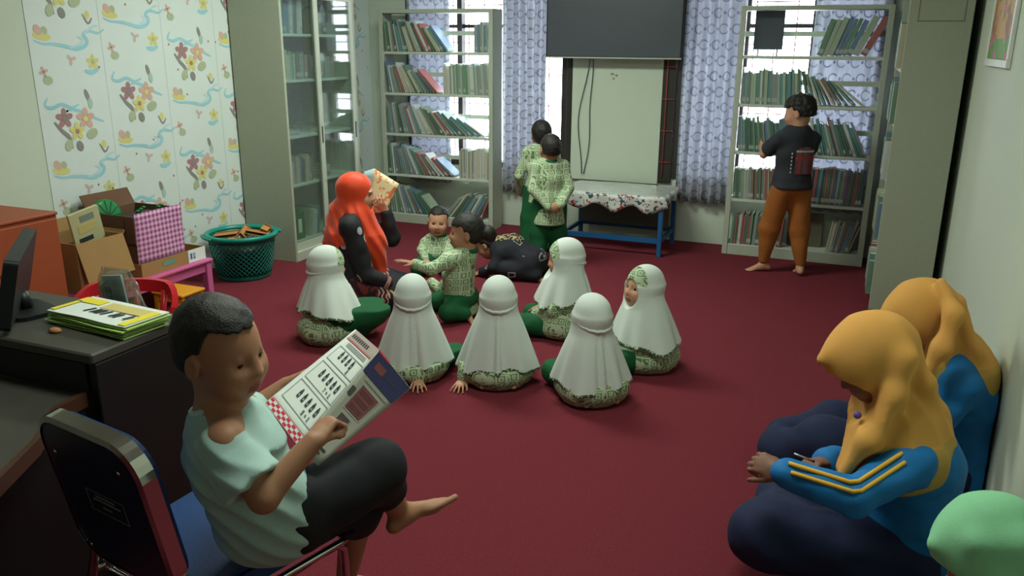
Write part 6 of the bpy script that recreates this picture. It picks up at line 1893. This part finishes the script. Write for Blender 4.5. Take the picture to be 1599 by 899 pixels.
# ---- young women in mustard scarves by the right wall
def woman(base, label, Hc, hphi, pitch, J, navy, back=False, hs=1.0, drape=(), rid=(), cutz=None, sleeve_stripes=True, under=None, handsR=None, handsL=None, peak=(0, .125, .075), h=.006):
    root = person_root('person', base, label)
    H = Head(Hc, hphi, pitch, 0, hs, ears=False)
    lo, hi = bounds(list(J.values()) + [Hc + V(0, 0, .13)], .14)
    F = Field(lo, hi, .0052); torso(F, J, .95); arms(F, J, .92); legs(F, J, .95); H.add(F, J['nek']); H.lids(F, .6)
    hand(F, J['wrL'], handsL[0], handsL[1], .85, side=1, **handsL[2]); hand(F, J['wrR'], handsR[0], handsR[1], .85, side=-1, **handsR[2])
    F.floor(); F.build('body', [m_skin_dd, m_lip], root, base, matfn=lambda C: H.lips(C).astype(int)); H.face_parts(root, base)
    F = Field(lo, hi, .007); torso(F, J, 1.0, .022, k=.05); arms(F, J, .95, .018, to=.95)
    F.cap(J['pel'] + V(0, 0, .05), J['pel'] - V(0, 0, .06), .15, .155, .04)
    wrinkle(F, .006, (16, 16, 22)); F.floor(.01)
    hidez = J['pel'][2] - .09
    F.build('blue_jersey', m_cyan_cloth, root, base)
    F = Field(lo - .08, hi + .08, .008)
    for (a, b_, r1, r2) in navy: F.cap(a, b_, r1, r2, .05)
    wrinkle(F, .010, (9, 9, 12)); F.floor()
    F.build('navy_skirt', m_navy_cloth, root, base)
    if sleeve_stripes:
        for off in (-.012, .014):
            b = MB(); sh, el, wr = J['shL'], J['elL'], J['wrL']; pts = []
            for q in [i / 12 for i in range(13)]:
                for seg in (0,): pass
            path = [(sh + (el - sh) * q, .042 * .95 + .021 - .008 * q) for q in np.linspace(.12, .93, 9)] + [(el + (wr - el) * q, .034 * .95 + .022 - .010 * q) for q in np.linspace(.07, .94, 9)]
            P_ = []
            for c, r in path:
                toc = nrm(CAMP + V(0, 0, .6) - c); seg_d = nrm(wr - sh); side = nrm(np.cross(toc, seg_d))
                u = nrm(nrm(V(0, 0, 1) * .55 + (CAMP - c) * .35) * 1.0 + side * off / r * 1.0)
                P_.append(c + u * (r + .001) - base)
            b.tube(P_, .0055, 6); b.build('sleeve_stripe', m_yellow_stripe, root)
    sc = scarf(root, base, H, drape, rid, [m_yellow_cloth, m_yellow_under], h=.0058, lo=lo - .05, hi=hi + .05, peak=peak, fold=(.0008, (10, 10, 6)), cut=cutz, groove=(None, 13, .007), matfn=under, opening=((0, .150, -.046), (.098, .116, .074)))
    return root, H
BY = V(.20, 2.36, 0)
Hc = at(1366, 562, 2.06)
J = dict(pel=at(1420, 850, 2.08), che=at(1425, 720, 2.08), nek=at(1385, 640, 2.08), shL=at(1418, 722, 1.94), shR=at(1400, 690, 2.26), elL=at(1335, 775, 1.86), wrL=at(1225, 738, 1.93), elR=at(1345, 720, 2.30), wrR=at(1290, 722, 2.14),
         hiL=at(1400, 870, 2.02), hiR=at(1400, 850, 2.16), knL=at(1195, 835, 2.05), knR=at(1235, 770, 2.3), anL=at(1300, 890, 2.20), anR=at(1280, 890, 2.10))
for k in J:
    if J[k][2] < .06: J[k][2] = .06
navy = [(J['hiL'], J['knL'], .12, .09), (J['hiR'], J['knR'], .12, .08), (J['knL'], J['anL'], .09, .07), (J['knR'], J['anR'], .08, .07), (J['knL'], J['knR'], .07, .07), (J['pel'], J['anL'], .14, .09)]
dr = [(J['nek'], at(1400, 690, 2.08), .095, .15, .05), (at(1400, 680, 2.02), at(1415, 715, 1.98), .12, .10, .05), (at(1405, 620, 2.12), at(1455, 760, 2.18), .085, .06, .05), (at(1440, 700, 2.16), at(1460, 790, 2.14), .07, .04, .05),
      (at(1370, 640, 2.02), at(1320, 730, 1.98), .05, .03, .04)]
rid = [([at(1395, 515, 2.02), at(1415, 560, 1.97), at(1398, 620, 1.95), at(1356, 690, 1.93), at(1315, 740, 1.94)], [.010, .018, .022, .024, .014]),
       ([at(1420, 530, 2.05), at(1445, 600, 2.01), at(1458, 680, 2.03), at(1462, 780, 2.08)], [.010, .018, .022, .02]),
       ([at(1425, 540, 2.1), at(1462, 640, 2.12), at(1478, 720, 2.12), at(1480, 790, 2.12)], [.012, .02, .022, .02])]
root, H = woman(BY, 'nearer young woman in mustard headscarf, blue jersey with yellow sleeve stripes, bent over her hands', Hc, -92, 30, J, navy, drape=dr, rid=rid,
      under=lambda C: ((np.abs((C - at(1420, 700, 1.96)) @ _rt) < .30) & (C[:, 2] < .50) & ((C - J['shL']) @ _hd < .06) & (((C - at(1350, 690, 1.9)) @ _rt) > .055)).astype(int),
      handsL=(nrm(at(1195, 725, 1.96) - J['wrL']), nrm(_up * -.3 + _fw * .9), dict(curl=(45, 65, 40), spread=2)), handsR=(nrm(at(1250, 722, 2.08) - J['wrR']), nrm(-_up), dict(curl=(40, 55, 40), spread=2)))
b = MB(); b.lathe([(0, 0), (.008, .002), (.010, .006), (.006, .010), (0, .011)], 12, 0, Matrix.Translation(at(1339, 648, 1.985) - BY) @ rotX(math.radians(70)))
b.build('scarf_brooch', mat('violet_bead', (90, 70, 150), .3), root)
t_ = at(1262, 703, 2.03)
b = MB(); b.tube([(0, 0, 0), tuple(_rt * .05 - _up * .02)], [.003, .0035], 8); b.tube([tuple(_rt * .05 - _up * .02), tuple(_rt * .056 - _up * .022)], .0036, 8, 1)
o = b.build('pen', [mat('silver_pen', (190, 190, 196), .3, metal=.6), m_dark], loc=Vector(at(1240, 708, 2.05))); setp(o, 'thin silver pen in the fingers of the nearer woman in mustard headscarf', 'pen')

BZ_ = V(.30, 2.95, 0)
Hc = at(1442, 496, 2.62)
J = dict(pel=at(1500, 720, 2.66), che=at(1505, 610, 2.66), nek=at(1480, 550, 2.66), shL=at(1500, 605, 2.52), shR=at(1490, 590, 2.80), elL=at(1440, 690, 2.50), wrL=at(1390, 690, 2.60), elR=at(1430, 660, 2.85), wrR=at(1390, 670, 2.80),
         hiL=at(1470, 740, 2.62), hiR=at(1470, 720, 2.76), knL=at(1290, 690, 2.62), knR=at(1300, 665, 2.82), anL=at(1215, 700, 2.74), anR=at(1225, 680, 2.86))
for k in J:
    if J[k][2] < .06: J[k][2] = .06
navy = [(J['hiL'], J['knL'], .12, .09), (J['hiR'], J['knR'], .12, .09), (J['knL'], J['anL'], .09, .06), (J['knR'], J['anR'], .09, .06), (J['anL'], J['anR'], .06, .06)]
dr = [(J['nek'], at(1490, 585, 2.64), .095, .145, .05), (at(1490, 560, 2.68), at(1510, 610, 2.70), .11, .09, .05), (at(1450, 560, 2.60), at(1455, 600, 2.58), .06, .05, .04)]
rid = [([at(1470, 440, 2.55), at(1490, 490, 2.48), at(1470, 545, 2.46), at(1440, 590, 2.46)], [.012, .022, .026, .018]), ([at(1500, 470, 2.6), at(1520, 550, 2.58), at(1528, 610, 2.6)], [.012, .022, .022])]
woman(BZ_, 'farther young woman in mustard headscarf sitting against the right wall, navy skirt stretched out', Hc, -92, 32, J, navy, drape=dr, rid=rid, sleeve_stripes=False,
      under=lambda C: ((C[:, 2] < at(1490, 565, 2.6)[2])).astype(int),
      handsL=(nrm(-_rt), -_up, dict(curl=(20, 30, 20))), handsR=(nrm(-_rt), -_up, dict(curl=(20, 30, 20))))

# ---- woman in mint scarf, bottom right corner
Hc = at(1545, 858, 1.50)
BG = V(Hc[0] + .06, Hc[1] + .02, 0)
root = person_root('person', BG, 'person in pale mint green headscarf with head bowed at the bottom right corner')
H = Head(Hc, -95, 24, 0, .92, ears=False)
R = Rz(phi2yaw(-95)); zc = Hc[2]
W = lambda x, y, z: BG + R @ V(x, y, z)
J = dict(pel=W(0, -.06, .13), che=W(0, -.04, zc - .24), nek=W(0, -.01, zc - .10), shL=W(-.14, -.04, zc - .19), shR=W(.14, -.04, zc - .19), elL=W(-.18, .05, .20), elR=W(.18, .05, .20), wrL=W(-.07, .2, .16), wrR=W(.07, .2, .16),
         hiL=W(-.07, -.04, .12), hiR=W(.07, -.04, .12), knL=W(-.18, .25, .08), knR=W(.18, .25, .08), anL=W(.04, .2, .06), anR=W(-.04, .14, .06))
lo, hi = figure(root, BG, J, .85, H, m_skin_d, h=.007, hands={q: (nrm(R @ V(0, 1, -.2)), V(0, 0, -1), dict(s=.75)) for q in 'LR'})
F = Field(lo - .03, hi + .03, .009); torso(F, J, .9, .018); arms(F, J, .85, .018, to=.95); legs(F, J, .9, .025); wrinkle(F, .008, 12); F.floor(); F.build('grey_clothes', mat('pale_grey_cloth', (150, 156, 150), .8), root, BG)
scarf(root, BG, H, [(J['nek'], W(0, -.02, zc - .22), .09, .15, .05), (W(0, -.06, zc - .05), W(0, -.10, zc - .25), .09, .12, .05)],
      [([H.P(-.06, .05, .09), H.P(-.08, -.03, .06), H.P(-.085, -.05, -.04), W(-.10, -.04, zc - .2)], [.008, .014, .016, .018])], m_mint_cloth, h=.0055, lo=lo - .05, hi=hi + .08, peak=(0, .115, .075), fold=(.001, (14, 14, 9)), groove=(None, 11, .006), opening=((0, .150, -.046), (.098, .116, .074)))
F = Field(Hc - .15, Hc + .15, .004); F.ell(H.P(0, -.012, .030), np.array((.080, .098, .090)) * H.s, H.R, .01)
F.all(lambda P, D: np.maximum(D, -(((P - H.c.astype(np.float32)) @ H.R.astype(np.float32))[..., 2] - .02)))
F.build('white_undercap', m_khimar, root, BG)
